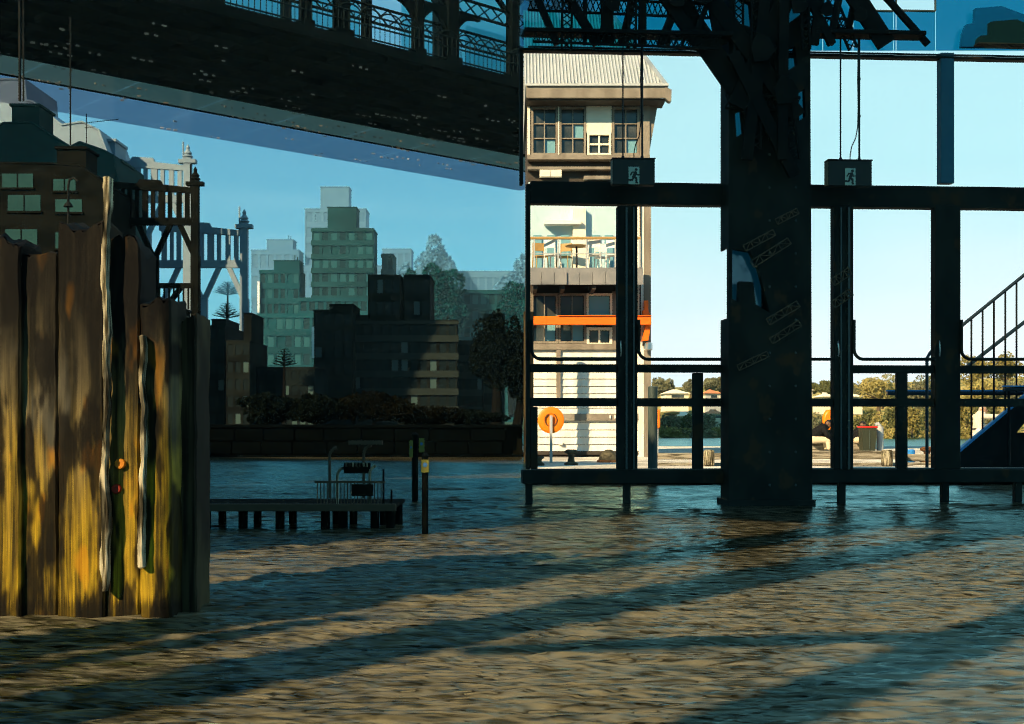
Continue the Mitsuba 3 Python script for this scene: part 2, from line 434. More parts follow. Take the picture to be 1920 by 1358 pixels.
# dark foreshore behind the sea wall, left and middle
wall_d = 44.0
fs = MB().box(-75, X(985, wall_d) - .1, wall_d + .5, 190, -1, 1.0)
struct('foreshore_ground', fs, 'm_foreshore')
sw = thing('sea_wall', 'low black stone sea wall along the far edge of the dark water', 'sea wall')
for row in range(3):
    x = -30.0 + .4 * row
    while x < X(985, wall_d) - 1.3:
        w = R.uniform(1.0, 1.5)
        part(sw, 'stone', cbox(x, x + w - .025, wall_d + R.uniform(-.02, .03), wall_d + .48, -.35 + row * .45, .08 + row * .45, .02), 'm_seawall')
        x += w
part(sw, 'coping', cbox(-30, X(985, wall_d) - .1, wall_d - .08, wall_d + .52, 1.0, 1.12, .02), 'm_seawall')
for k, (dd, x0, x1, z) in enumerate(((560, -190, 40, 3.0), (2380, -640, 110, 8.0))):
    struct(('far_shore', 'distant_shore')[k], MB().box(x0, x1, dd, dd + (140, 260)[k], -1, z), 'm_far_land')

# the quay behind the window wall and the hill across the water
solo('quay_fender', cbox(X(984, 23.2), 14.0, 23.15, 23.29, -.6, .13, .01), 'm_seawall', 'black timber fender along the quay edge under the window wall', 'fender')
struct('quay_paving', MB().box(X(985, 40) - .0, 40, 23.3, 62, -1, 0.10), 'm_concrete')


def hill():
    xs, ys = np.linspace(8, 148, 90), np.linspace(92, 420, 70)
    Xg, Yg = np.meshgrid(xs, ys, indexing='ij')
    k = Xg / Yg * FPX + 960
    crest = np.interp(k, [900, 1230, 1330, 1500, 1600, 1700, 1920, 2200], [8.0, 9.5, 9.5, 8.5, 9.5, 10.5, 11.5, 11])
    t = np.clip((Yg - 112) / 150, 0, 1); t = t * t * (3 - 2 * t)
    z = -0.6 + crest * t + .7 * (meshkit.fbm(np.stack([Xg * .07, Yg * .07, Xg * 0], -1).reshape(-1, 3)).reshape(Xg.shape) - .5)
    v = np.stack([Xg, Yg, z], -1).reshape(-1, 3); m = len(ys)
    i = np.arange(len(xs) - 1)[:, None] * m + np.arange(m - 1)[None]
    f = np.concatenate([np.stack([i, i + m, i + m + 1], -1).reshape(-1, 3), np.stack([i, i + m + 1, i + 1], -1).reshape(-1, 3)])
    return trimesh.Trimesh(v, f, process=False), crest


hill_mesh, _ = hill()
struct('hillside', hill_mesh, 'm_grass', smooth=True)


def ground_z(x, y):
    i = np.argmin((hill_mesh.vertices[:, 0] - x) ** 2 + (hill_mesh.vertices[:, 1] - y) ** 2)
    return hill_mesh.vertices[i, 2]


# ------------------------------------------------------------------ trees
def crown(c, r, n, leaf, clumps=14, seed=0, flat=1.0):
    """many leaf-sized faces in clumps spread through an uneven ellipsoid"""
    g = np.random.default_rng(seed)
    cc = g.normal(size=(clumps, 3)); cc /= np.linalg.norm(cc, axis=1, keepdims=True)
    cc *= g.uniform(.35, .85, (clumps, 1)); cc[:, 2] *= flat
    rad = g.uniform(.28, .5, clumps)
    k = g.integers(0, clumps, n)
    d = g.normal(size=(n, 3)); d /= np.linalg.norm(d, axis=1, keepdims=True)
    p = (cc[k] + d * (rad[k] * g.uniform(.55, 1, n) ** .5)[:, None]) * np.asarray(r) + np.asarray(c)
    a = g.normal(size=(n, 3)); a /= np.linalg.norm(a, axis=1, keepdims=True)
    b = np.cross(a, g.normal(size=(n, 3))); b /= np.linalg.norm(b, axis=1, keepdims=True)
    s = leaf * g.uniform(.6, 1.3, (n, 1))
    v = np.stack([p - a * s, p + b * s * .55, p + a * s, p - b * s * .55], 1).reshape(-1, 3)
    i = np.arange(n)[:, None] * 4
    return trimesh.Trimesh(v, np.concatenate([i + [0, 1, 2], i + [0, 2, 3]]), process=False)


def trunk(base, top, r, seed=0, limbs=5, spread=1.0):
    g = np.random.default_rng(seed)
    m = MB(); base, top = np.array(base, float), np.array(top, float)
    mid = (base + top) / 2 + g.normal(size=3) * [.06, .06, 0] * np.linalg.norm(top - base)
    m.tube([base, mid, top], [r, r * .75, r * .4], 8)
    for _ in range(limbs):
        t = g.uniform(.45, .95); s = base + (top - base) * t
        e = s + np.array([g.normal() * spread, g.normal() * spread, abs(g.normal()) * .5 * spread + .3 * spread])
        m.tube([s, (s + e) / 2 + [0, 0, .1 * spread], e], [r * .4, r * .28, r * .12], 6)
    return m


def tree(px, py_top, py_base, wpx, d, leafm, label, name='tree', group=None, n=2600, leaf=None, bark='m_bark', flat=1.0, frac=.72, seed=None, clumps=16, base=None):
    seed = R.randrange(10 ** 6) if seed is None else seed
    x, zt = X(px, d), Z(py_top, d)
    zb = Z(py_base, d) if base is None else base
    h = zt - zb; rz = h * frac / 2; rx = L(wpx, d) / 2
    k = thing(name, label, 'tree', group)
    part(k, 'trunk', trunk([x, d, zb - .15], [x + rx * .1, d, zt - rz * .9], max(.05 * h, .03 * rx), seed, 6, rx * .5), bark, 40)
    part(k, 'crown', crown([x, d, zt - rz * 1.02], [rx, rx * .8, rz], n, leaf or L(4.2, d), clumps, seed, flat), leafm)
    return k


def pine(px, py_top, py_base, wpx, d, leafm, label, base, bark='m_bark_dark'):
    """a Norfolk pine: whorls of flat, spreading branches"""
    k = thing('norfolk_pine', label, 'tree')
    x, zt = X(px, d), Z(py_top, d)
    part(k, 'trunk', MB().tube([[x, d, base], [x, d, zt]], [L(5, d), L(1.2, d)], 8), bark, 40)
    g = np.random.default_rng(int(px)); m = MB(); zc = Z(py_base, d)
    lv = 7
    for i in range(lv):
        z = zt - (zt - zc) * (i + .3) / lv; rr = L(wpx, d) / 2 * (.25 + .75 * (i + 1) / lv)
        for a in np.linspace(0, 6.28, 8)[:-1] + g.uniform(0, 1):
            e = np.array([x + rr * math.cos(a), d + rr * math.sin(a), z + rr * .22])
            s = np.array([x, d, z])
            m.bar(s, e, rr * .05)
            for t in np.linspace(.25, 1, 9):
                q = s + (e - s) * t
                for sd in (-1, 1):
                    o = np.array([-math.sin(a) * sd, math.cos(a) * sd, .35]) * rr * .16 + np.array([math.cos(a), math.sin(a), 0]) * rr * .08
                    u = np.array([math.cos(a), math.sin(a), .2]) * rr * .07
                    m.add([q - u, q + u, q + o], [[0, 1, 2]])
    part(k, 'crown', m, leafm)
    return k


# ------------------------------------------------------------------ buildings of the skyline
def block(name, label, px0, px1, py, d, wall, glass, floors, bays, deep, zb=0.5, cap=None, band=None, pane_share=1.0, lit=None, sub=0.62, mast=None, group=None, ledge=0.0, parapet=True):
    """walls with real piers and spandrels in front of recessed panes, every pane a part; cap: (px0, px1, py) of a roof house"""
    k = thing(name, label, 'building', group)
    x0, x1, zt = X(px0, d), X(px1, d), Z(py, d)
    w, h = x1 - x0, zt - zb
    r = min(w / bays, h / floors) * .13
    part(k, 'wall', MB().box(x0 + r * .2, x1 - r * .2, d + r, d + deep, zb, zt), wall)
    fh, bw = h / floors, w / bays
    sp = MB()
    for i in range(floors + 1):
        z = zb + i * fh
        z0, z1 = max(zb, z - fh * (1 - sub) / 2), min(zt, z + fh * (1 - sub) / 2)
        part(k, 'floor_band', MB().box(x0 - ledge, x1 + ledge, d - r * .35 - ledge, d + r * 1.002, z0, z1), band or wall)
    for j in range(bays + 1):
        xa, xb = max(x0, x0 + j * bw - bw * .16), min(x1, x0 + j * bw + bw * .16)
        part(k, 'pier', MB().box(xa, xb, d, d + r * 1.001, zb, zt - .001), wall)
    for i in range(floors):
        for j in range(bays):
            if R.random() > pane_share: continue
            z, xx = zb + i * fh, x0 + j * bw
            g = lit if lit and R.random() < (.45 if lit == 'm_city_mid_dark' else .14) else glass
            wn = part(k, 'window', MB().box(xx + bw * .165, xx + bw * .835, d + r * .55, d + r * .98, z + fh * (1 - sub) / 2, z + fh * (1 + sub) / 2), g)
    if parapet:
        part(k, 'parapet', MB().box(x0 - r * .4, x1 + r * .4, d - r * .6, d + deep + r * .3, zt + .002, zt + r * .9), wall)
    if cap:
        cx0, cx1, cz = X(cap[0], d), X(cap[1], d), Z(cap[2], d)
        rh = part(k, 'roof_house', MB().box(cx0, cx1, d + deep * .12, d + deep * .8, zt + .003, cz), wall)
        part(rh, 'roof_slab', MB().box(cx0 - r * .5, cx1 + r * .5, d + deep * .1, d + deep * .82, cz + .002, cz + r * .6), wall)
    if mast:
        for mx, mpy in mast:
            part(k, 'mast', MB().tube([[X(mx, d), d + deep * .4, zt], [X(mx, d), d + deep * .4, Z(mpy, d)]], L(1.0, d), 6), wall)
    return k


S = 1.25                                                    # bridge scale: its deck is 20 S above the eye


def d_near(px, off=62.0): return off * S / (.74 - .674 * (px - 960) / FPX)


GND = 1.0
near = [  # px0, px1, top, floors, bays, cap, masts, how it looks
    (588, 661, 583, 7, 4, (615, 660, 570), [(640, 560)], 'black tower with roof house and thin mast, leftmost tower of the dark skyline'),
    (690, 750, 517, 7, 4, None, None, 'tallest black tower of the dark skyline, left of its twin'),
    (757, 806, 517, 7, 3, None, None, 'black tower right beside the tallest one, half hidden by a dark tree'),
    (660, 857, 602, 6, 11, (662, 690, 592), None, 'long dark apartment slab with pale floor lines below the two black towers'),
    (905, 946, 590, 6, 4, None, None, 'narrow dark tower with pale window posts among trees near the window wall'),
    (360, 422, 612, 6, 4, (392, 420, 598), None, 'dark block with a square chimney house beside the timber piles'),
    (424, 468, 640, 5, 3, (452, 467, 586), None, 'dark house with one tall slim chimney above the black shore'),
    (857, 905, 640, 5, 4, None, None, 'low dark block between the apartment slab and the narrow tower'),
    (468, 590, 690, 4, 8, None, None, 'long low dark terrace under the pine on the left shore'),
]
for i, (a, b, t, fl, by, cap, ma, lb) in enumerate(near):
    off = 62.0 if i not in (3, 7) else 60.5
    if i in (8, 6): off = 58.5
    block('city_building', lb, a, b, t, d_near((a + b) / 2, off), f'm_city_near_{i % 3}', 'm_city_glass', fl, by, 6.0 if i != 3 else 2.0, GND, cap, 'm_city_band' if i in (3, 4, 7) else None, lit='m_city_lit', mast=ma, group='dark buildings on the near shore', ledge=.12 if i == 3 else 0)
mid = [  # ghost reflection of the skyline built as solid buildings
    (487, 561, 508, 10, 6, (512, 560, 488), [(548, 475), (553, 478)], 'teal grey tower block with two short masts left of the stepped tower'),
    (585, 700, 430, 14, 7, (613, 667, 388), None, 'dark teal stepped tower, tallest of the middle skyline'),
    (806, 992, 546, 8, 12, None, None, 'long teal apartment building with pale floor lines right of the towers'),
    (561, 706, 560, 8, 9, None, None, 'teal block filling the foot of the stepped tower'),
    (716, 737, 477, 9, 2, None, None, 'slim teal slab with an overhanging roof right of the stepped tower'),
    (482, 600, 590, 6, 7, None, None, 'low teal block behind the pine on the left shore'),
    (700, 806, 590, 6, 7, None, None, 'low teal block between the stepped tower and the round trees'),
]
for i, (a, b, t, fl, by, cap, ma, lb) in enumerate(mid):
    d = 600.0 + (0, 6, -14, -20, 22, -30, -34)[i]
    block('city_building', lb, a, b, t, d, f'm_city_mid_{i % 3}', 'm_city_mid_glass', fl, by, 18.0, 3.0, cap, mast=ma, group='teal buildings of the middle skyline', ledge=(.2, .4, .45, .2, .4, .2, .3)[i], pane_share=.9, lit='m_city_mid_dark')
far = [  # palest ghost reflection of the skyline, also built solid
    (471, 560, 470, 8, 6, (499, 548, 449), [(537, 438), (541, 440)], 'pale blue flat topped block at the left of the hazy skyline'),
    (572, 686, 393, 14, 7, (600, 653, 350), None, 'pale blue stepped tower rising highest in the hazy skyline'),
    (717, 771, 468, 8, 4, None, None, 'pale grey box shaped building behind the trees in the haze'),
    (855, 995, 510, 5, 10, None, None, 'long pale blue building low in the haze above the right hand trees'),
    (560, 720, 500, 6, 9, None, None, 'low pale blue block at the foot of the hazy stepped tower'),
]
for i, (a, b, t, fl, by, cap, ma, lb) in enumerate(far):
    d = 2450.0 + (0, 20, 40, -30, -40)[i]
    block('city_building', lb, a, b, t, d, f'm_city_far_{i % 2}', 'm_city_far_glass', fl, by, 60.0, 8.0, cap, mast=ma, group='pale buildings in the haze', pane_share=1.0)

# a plain white strip down the corner of the two left towers
for (px, y0, y1, d, s) in ((485, 528, 588, 598.5, 'teal tower block'), (587, 613, 672, d_near(624, 62) - .3, 'black tower')):
    solo('corner_white_strip', MB().box(X(px - 2, d), X(px + 2, d), d - L(2, d), d, Z(y1, d), Z(y0, d)), 'm_white_strip', f'bright white vertical strip on the left corner of the {s}', 'light strip')

# trees of the shore
for (px, yt, yb, w, lf, lb) in (
        (930, 577, 858, 100, 'm_leaf_dark', 'tall black tree beside the narrow dark tower, next to the window wall'),
        (968, 600, 858, 50, 'm_leaf_dark', 'black tree touching the left edge of the window wall'),
        (700, 735, 850, 190, 'm_leaf_brown', 'broad dark brown tree low on the shore left of the lit signs'),
        (800, 760, 856, 150, 'm_leaf_brown', 'broad dark tree low on the shore behind the yellow signs'),
        (890, 770, 856, 120, 'm_leaf_dark', 'low black tree at the water left of the window wall'),
        (590, 740, 850, 130, 'm_leaf_dark', 'dark round tree on the shore behind the jetty gate'),
        (500, 735, 850, 120, 'm_leaf_dark', 'dark round tree on the shore under the pine')):
    d = 47 + R.uniform(0, 9) if yt > 700 else 84
    tree(px, yt, yb, w, d, lf, lb, n=4200, bark='m_bark_dark', base=GND - .2, clumps=22, group='dark trees on the near shore')
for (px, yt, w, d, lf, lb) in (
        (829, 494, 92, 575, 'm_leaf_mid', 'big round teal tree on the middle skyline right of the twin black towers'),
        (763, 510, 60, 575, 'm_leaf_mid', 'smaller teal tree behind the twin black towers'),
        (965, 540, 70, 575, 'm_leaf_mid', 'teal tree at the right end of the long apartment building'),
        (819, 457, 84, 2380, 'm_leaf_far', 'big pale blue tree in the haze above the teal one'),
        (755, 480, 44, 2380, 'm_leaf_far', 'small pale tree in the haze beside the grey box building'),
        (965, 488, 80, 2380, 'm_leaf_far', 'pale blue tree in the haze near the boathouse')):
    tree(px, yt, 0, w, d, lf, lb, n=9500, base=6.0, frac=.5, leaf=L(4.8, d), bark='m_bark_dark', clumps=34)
pine(533, 655, 690, 46, d_near(533, 57), 'm_leaf_dark', 'black Norfolk pine on the roof line of the left shore', GND)
pine(425, 570, 600, 50, d_near(425, 63), 'm_leaf_dark', 'dark Norfolk pine above the slim chimney', GND)
pine(427, 530, 556, 52, 580, 'm_leaf_far', 'pale Norfolk pine higher and painted paler than the dark one', 3.0)


# ------------------------------------------------------------------ gabled houses at the left edge
def gable_house(label, outline, d, deep, wall, wins, chimneys, winm, zb=0.5, base_py=None):
    k = thing('gabled_house', label, 'house')
    pts = [(X(px, d), Z(py, d)) for px, py in outline]
    pts = [(pts[0][0], zb)] + pts + [(pts[-1][0], zb)]
    part(k, 'wall', MB().poly(pts, d, d + deep), wall)
    for (a, b), (c, e) in zip(outline[:-1], outline[1:]):
        if a == c: continue
        p, q = P(a, b, d), P(c, e, d)
        part(k, 'coping', MB().bar(p + [0, deep / 2, L(1.5, d)], q + [0, deep / 2, L(1.5, d)], deep + L(5, d), L(3, d)), wall)
    for (a, b, c, e) in chimneys:
        ch = part(k, 'chimney', MB().box(X(a, d), X(c, d), d + deep * .2, d + deep * .6, Z(e, d), Z(b, d)), wall)
        part(ch, 'chimney_cap', MB().box(X(a - 3, d), X(c + 3, d), d + deep * .17, d + deep * .63, Z(b + 1, d), Z(b - 4, d)), wall)
    for (a, b, c, e) in wins:
        w = part(k, 'window', MB().box(X(a, d), X(c, d), d - L(1.0, d), d - .004, Z(e, d), Z(b, d)), winm)
        part(w, 'frame', MB().box(X((a + c) / 2 - 1, d), X((a + c) / 2 + 1, d), d - L(2, d), d - L(1.1, d), Z(e, d), Z(b, d)), wall)
        part(w, 'sill', MB().box(X(a - 3, d), X(c + 3, d), d - L(4, d), d - .004, Z(e + 4, d), Z(e + .3, d)), wall)
    return k


gable_house('dark brown house with pale windows behind the timber piles', [(-120, 306), (96, 308), (150, 312), (206, 352), (206, 600), (330, 600)], 58, 4, 'm_brown_dark',
            [(4, 326, 62, 352), (100, 336, 142, 358), (15, 366, 76, 396), (104, 374, 154, 398), (10, 430, 70, 462), (104, 436, 154, 466)], [(95, 272, 150, 312)], 'm_slate_mid', GND)
gable_house('slate teal house with a tall chimney and stepped gable above the dark house', [(-120, 300), (8, 232), (62, 232), (130, 278), (150, 268), (196, 284), (214, 294), (222, 345)], 78, 6, 'm_slate_mid', [], [(8, 190, 60, 234), (198, 296, 216, 330)], 'm_slate_mid', GND)
gable_house('pale blue gabled house highest at the left edge, behind the slate one', [(-120, 150), (46, 150), (50, 190), (62, 192), (116, 236), (154, 230), (186, 246), (204, 296), (214, 330)], 118, 8, 'm_pale_fade', [], [(190, 258, 206, 300)], 'm_slate_mid', GND)
solo('roof_aerial', MB().tube([P(162, 285, 78.5), P(162, 214, 78.5)], L(.9, 78), 6).tube([P(150, 232, 78.5), P(222, 224, 78.5)], L(.7, 78), 5).tube([P(158, 240, 78.5), P(178, 238, 78.5)], L(.7, 78), 5), 'm_steel', 'thin television aerial on the slate house roof', 'aerial')
lp = thing('street_lamp', 'dark hooked street lamp in front of the brown house', 'street lamp')
dd = 52.0
part(lp, 'pole', MB().tube([P(128, 700, dd), P(128, 350, dd), P(130, 338, dd), P(138, 334, dd), P(146, 340, dd)], L(2.2, dd), 8), 'm_steel', 40)
part(lp, 'lamp_shade', MB().lathe([(L(9, dd), 0), (L(6, dd), L(6, dd)), (L(2, dd), L(10, dd))], P(128, 388, dd), 14), 'm_steel', 30)
solo('flag_mast', MB().tube([P(37, 190, 57), P(37, -60, 57)], L(2.6, 57), 8).tube([P(44, 190, 57), P(44, -60, 57)], L(1.6, 57), 8), 'm_steel', 'thin dark double mast rising past the top of the frame at far left', 'mast')
solo('flag_mast', MB().tube([P(132, 272, 57), P(132, 30, 57)], L(1.4, 57), 8), 'm_steel', 'thin single mast above the chimney of the brown house', 'mast')


# ------------------------------------------------------------------ iron pavilions with finials
def pavilion(label, ox, oy, d, m, zb, full=True):
    q = lambda px, py, dd=0: P(px + ox, py + oy, d) + np.array([0, dd, 0])
    k = thing('iron_pavilion', label, 'pavilion', 'iron pavilions on the shore')
    th = L(10, d)
    part(k, 'top_beam', MB().poly([tuple(q(a, b)[[0, 2]]) for a, b in ((206, 340), (256, 344), (262, 336), (300, 338), (304, 346), (360, 352), (360, 362), (206, 352))], d, d + th), m)
    for a, w in ((210, 9), (226, 6), (238, 8), (252, 7), (266, 10), (282, 7), (296, 12), (314, 7), (330, 9), (346, 8)):
        part(k, 'baluster', MB().box(q(a, 0)[0], q(a + w, 0)[0], d + th * .2, d + th * .8, q(0, 412)[2], q(0, 352)[2]), m)
    part(k, 'lower_beam', MB().box(q(206, 0)[0], q(362, 0)[0], d, d + th, q(0, 422)[2], q(0, 408)[2]), m)
    part(k, 'post', MB().box(q(358, 0)[0], q(372, 0)[0], d - th * .2, d + th * 1.1, zb, q(0, 338)[2]), m)
    f = MB().lathe([(L(7, d), 0), (L(10, d), L(3, d)), (L(6, d), L(6, d)), (L(8, d), L(9, d)), (L(3, d), L(16, d)), (L(4, d), L(20, d)), (L(.6, d), L(26, d))], q(365, 338, th / 2), 12)
    part(k, 'finial', f, m, 40)
    part(k, 'rod', MB().tube([q(355, 352, th), q(355, 306, th)], L(1.6, d), 6), m)
    part(k, 'bracket', MB().box(q(349, 0)[0], q(381, 0)[0], d - th * .4, d + th * 1.2, q(0, 348)[2], q(0, 341)[2]), m)
    for cx in (288, 212, 366):
        part(k, 'stem', MB().box(q(cx - 9, 0)[0], q(cx + 8, 0)[0], d, d + th, zb, q(0, 480)[2]), m)
        for sd in (-1, 1):
            if cx == 212 and sd < 0 or cx == 366 and sd > 0: continue
            part(k, 'strut', MB().bar(q(cx, 486, th / 2), q(cx + sd * 32, 416, th / 2), th * .8, L(9, d)), m)
    if full:
        part(k, 'walkway', MB().box(q(296, 0)[0], q(364, 0)[0], d, d + th, q(0, 540)[2], q(0, 531)[2]), m)
        part(k, 'strut', MB().bar(q(300, 590, th / 2), q(340, 536, th / 2), th * .8, L(9, d)), m)
        for cx in np.arange(244, 362, 9):
            part(k, 'picket', MB().box(q(cx, 0)[0], q(cx + 3, 0)[0], d - th * .3, d - th * .1, q(0, 580)[2], q(0, 540)[2]), m)
    return k


pavilion('dark iron pavilion with a finial post and Y shaped struts beside the timber piles', 0, 0, 61, 'm_brown_dark', GND)
pavilion('pale blue pavilion with a finial, right behind and above the dark one', -14, -42, 122, 'm_pale_fade', GND, False)  # ghost reflection of the dark pavilion, paleness painted in; next one too
pavilion('pale pavilion with a finial standing alone right of the dark one', 92, 80, 128, 'm_pale_fade', GND, False)
tank = thing('water_tank', 'square dark tank with corrugated sides at the foot of the iron pavilion', 'tank')
dk = 54.0
part(tank, 'body', MB().box(X(242, dk), X(334, dk), dk, dk + 2.0, GND, Z(580, dk)), 'm_brown_dark')
part(tank, 'lid', MB().box(X(239, dk), X(337, dk), dk - .1, dk + 2.1, Z(580, dk) + .003, Z(575, dk)), 'm_brown_dark')
for cx in np.arange(246, 334, 8):
    part(tank, 'rib', MB().box(X(cx, dk), X(cx + 3, dk), dk - .06, dk - .003, GND, Z(598, dk)), 'm_city_band')

# ------------------------------------------------------------------ the bridge
br = thing('harbour_bridge', 'black steel bridge deck crossing overhead from the upper left, with railings and posts on top', 'bridge')
HB = EYE + 20 * S
t2 = np.array([.735, .678]); t2 /= np.linalg.norm(t2); n2 = np.array([-t2[1], t2[0]])
org = np.array([-15.3, 61.0]) * S; org = org + n2 * 0


def B(u, v, z): return np.array([*(org + t2 * u + n2 * v), HB + z])       # u along, v across from the near edge, z above the soffit


def bbox(m, u0, u1, v0, v1, z0, z1):
    ua, ub = (u1, u1) if u1 != U1 else (UE(v0), UE(v1))
    return m.add([B(u0, v0, z0), B(ua, v0, z0), B(ub, v1, z0), B(u0, v1, z0), B(u0, v0, z1), B(ua, v0, z1), B(ub, v1, z1), B(u0, v1, z1)], BOXF)


def UE(v): return U1 + 1.0 * v                                        # the deck ends on a skew abutment


U0, U1, VW = -58.0, 35.0, 13.35 * S
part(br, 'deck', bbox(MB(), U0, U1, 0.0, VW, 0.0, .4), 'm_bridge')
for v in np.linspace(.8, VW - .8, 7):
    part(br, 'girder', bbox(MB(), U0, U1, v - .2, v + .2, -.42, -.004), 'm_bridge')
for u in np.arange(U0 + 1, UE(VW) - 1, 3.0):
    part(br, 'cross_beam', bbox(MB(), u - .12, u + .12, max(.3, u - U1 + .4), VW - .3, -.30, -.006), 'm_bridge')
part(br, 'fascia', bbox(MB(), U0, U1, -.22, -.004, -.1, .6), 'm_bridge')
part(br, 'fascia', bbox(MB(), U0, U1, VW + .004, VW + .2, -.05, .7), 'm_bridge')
for side, v in (('near', .15), ('far', VW - .3)):
    ue = UE(v)
    for zz in (.85, 1.7, 2.4):
        part(br, 'rail', MB().tube([B(U0, v, zz), B(ue, v, zz)], .06, 6), 'm_bridge_rail')
    pk = MB()
    for u in np.arange(-30, ue, .42):
        pk.bar(B(u, v, .4), B(u, v, 2.4), .05)
    part(br, 'picket', pk, 'm_bridge_rail', kind='stuff')
    for u in np.arange(-30, ue - 1.2, 1.7):
        a = np.linspace(0, np.pi, 9)
        part(br, 'hoop', MB().tube([B(u + .85 - .85 * math.cos(x), v, 2.4 + .45 * math.sin(x)) for x in a], .055, 5), 'm_bridge_rail')


def bridge_post(u, v, w, ztop, bracket=True):
    p = part(br, 'post', bbox(MB(), u - w / 2, u + w / 2, v - .35, v + .35, .4, ztop), 'm_bridge')
    part(p, 'base', bbox(MB(), u - w * .75, u + w * .75, v - .45, v + .45, .4, 1.1), 'm_bridge')
    if bracket:
        zt = 4.2
        for sd in (-1, 1):
            out = [(sd * w / 2, zt - 1.2)] + [(sd * (w / 2 + 2.2 * t), zt - 1.2 * (1 - t) ** 3.0) for t in np.linspace(0, 1, 8)[1:]] + [(sd * (w / 2 + 2.2), zt + .12), (sd * w / 2, zt + .32)]
            m = MB(); g = sg.Polygon(out).buffer(0); e = trimesh.creation.extrude_polygon(g, .3)
            vv = np.array([B(u + a, v - .15 + c, b) for a, b, c in e.vertices])
            m.add(vv, e.faces)
            part(p, 'bracket', m, 'm_bridge')


for i, u in enumerate((-14.6, -5.2, 1.6, 8.4, 11.2, 17.6, 20.6, 26.5, 29.0, 33.0)):
    bridge_post(u, .5, (.95, .6)[i % 2], 16.0, i % 3 != 1)
for u in (-9.0, 2.0, 9.5, 16.8, 24.5, 32.0, 41.0):
    bridge_post(u, VW - .8, .6, 16.0, False)
part(br, 'upper_rail', MB().tube([B(U0, .5, 6.9), B(U1, .5, 6.9)], .11, 6).tube([B(U0, .5, 7.5), B(U1, .5, 7.5)], .07, 6), 'm_bridge_rail')
for u in np.arange(-12, 34, 2.6):
    part(br, 'wire', MB().tube([B(u, VW - .8, 6.5), B(u + 2.6, VW - .8, 6.1)], .05, 5), 'm_bridge_rail')
for v, z0, z1, st_ in ((.5, 4.5, 5.5, 1.3), (VW - .8, 3.6, 4.8, 1.6), (VW * .5, 5.2, 6.4, 1.5)):
    g = MB(); u = -12.0
    g.bar(B(-14, v, z0), B(UE(v) - .5, v, z0), .16); g.bar(B(-14, v, z1), B(UE(v) - .5, v, z1), .16)
    while u < UE(v) - st_ - .6:
        g.bar(B(u, v, z0), B(u + st_, v, z1), .08); g.bar(B(u, v, z1), B(u + st_, v, z0), .08); u += st_
    part(br, 'lattice_beam', g, 'm_bridge')
for a, b in ((8.4, 17.6), (17.6, 26.5), (26.5, 33.0)):
    part(br, 'diagonal', MB().bar(B(a, .9, 5.6), B(b, .9, 13.0), .45).bar(B(a, .95, 13.0), B(b, .95, 5.6), .3), 'm_bridge')
scene['m_glass_dimming'] = {'type': 'thindielectric', 'int_ior': 1.5, 'specular_transmittance': rgb(.22, .62, .66), 'specular_reflectance': rgb(.1, .1, .1)}
for v, us, z1 in ((VW * .62, np.arange(-20, 49, 7.3), 16.0), (VW * .80, (-8, -4, 1, 4.5, 11, 13.5, 22, 26, 33, 38), 9.0)):  # tinted panes added to dim the sky between the posts
    for a, b in zip(us[:-1], us[1:]):
        if len(us) == 10 and R.random() < .35: continue
        part(br, 'dimming_pane', MB().add([B(a, v, .42), B(b - .05, v, .42), B(b - .05, v, z1), B(a, v, z1)], [[0, 1, 2], [0, 2, 3]]), 'm_glass_dimming')
part(br, 'gantry_box', bbox(MB(), 12.4, 13.4, 2.0, 3.0, 4.2, 6.6), 'm_bridge')
for u in (-50.0, 41.0):
    part(br, 'pier', bbox(MB(), u - 1.0, u + 1.0, 5, 11.5, -HB - .5, -.43), 'm_bridge')
# two tinted glass strips added as ghost reflections of the deck edge
for (m, v0, v1, z, nm) in (('m_glass_green', VW + .25, VW + 5.4, -.05, 'grey green translucent strip added as a ghost of the bridge edge'), ('m_glass_pale', VW + 5.5, VW + 13.2, -.08, 'pale blue translucent strip added as a second ghost edge beyond the green ones')):
    us = np.linspace(U0, UE(VW) + 3, 17)
    for a, b in zip(us[:-1], us[1:]):
        part(br, 'ghost_strip', MB().add([B(a, v0, z), B(b - .03, v0, z), B(b - .03, v1, z), B(a, v1, z)], [[0, 1, 2], [0, 2, 3]]), m, label=nm)
part(br, 'ghost_strip_edge', bbox(MB(), U0, UE(VW) + 3, VW + 5.36, VW + 5.5, -.1, .02), 'm_bridge')
lm = MB()
for v0, v1, n in ((VW - 6.5, VW - .3, 75), (VW + .6, VW + 4.8, 70), (VW + 6.5, VW + 12, 26), (2.0, 8.0, 26)):
    u = U0 + 10
    for _ in range(n):
        u = R.uniform(-32, 44); v = R.uniform(v0, v1)
        for j in range(R.choice((1, 1, 2, 3))):
            ll = R.uniform(.10, .34)
            lm.bar(B(u + j * .6, v + R.uniform(-.1, .1), -.50), B(u + j * .6 + ll, v + R.uniform(-.08, .08), -.50), R.uniform(.05, .11))
scene['m_glow_speck'] = {'type': 'twosided', 'bsdf': {'type': 'diffuse', 'reflectance': rgb(.6, .6, .6)}}  # light gaps and glints drawn as small glowing bars
lk = part(br, 'glow_speck', lm, 'm_glow_speck', label='scattered small glowing specks added on the underside of the bridge deck', kind='stuff')
scene[lk]['emitter'] = {'type': 'area', 'radiance': rgb(.38, .45, .40)}

# ------------------------------------------------------------------ window wall
TH = math.atan(.067); CT, ST = math.cos(TH), math.sin(TH); D0 = 17.2
WM = np.array([[CT, -ST, 0, 0], [ST, CT, 0, D0], [0, 0, 1, 0], [0, 0, 0, 1.0]])


def WU(px, w=0.0):
    k = (px - 960) / FPX
    return (k * (D0 + CT * w) + ST * w) / (CT - k * ST)


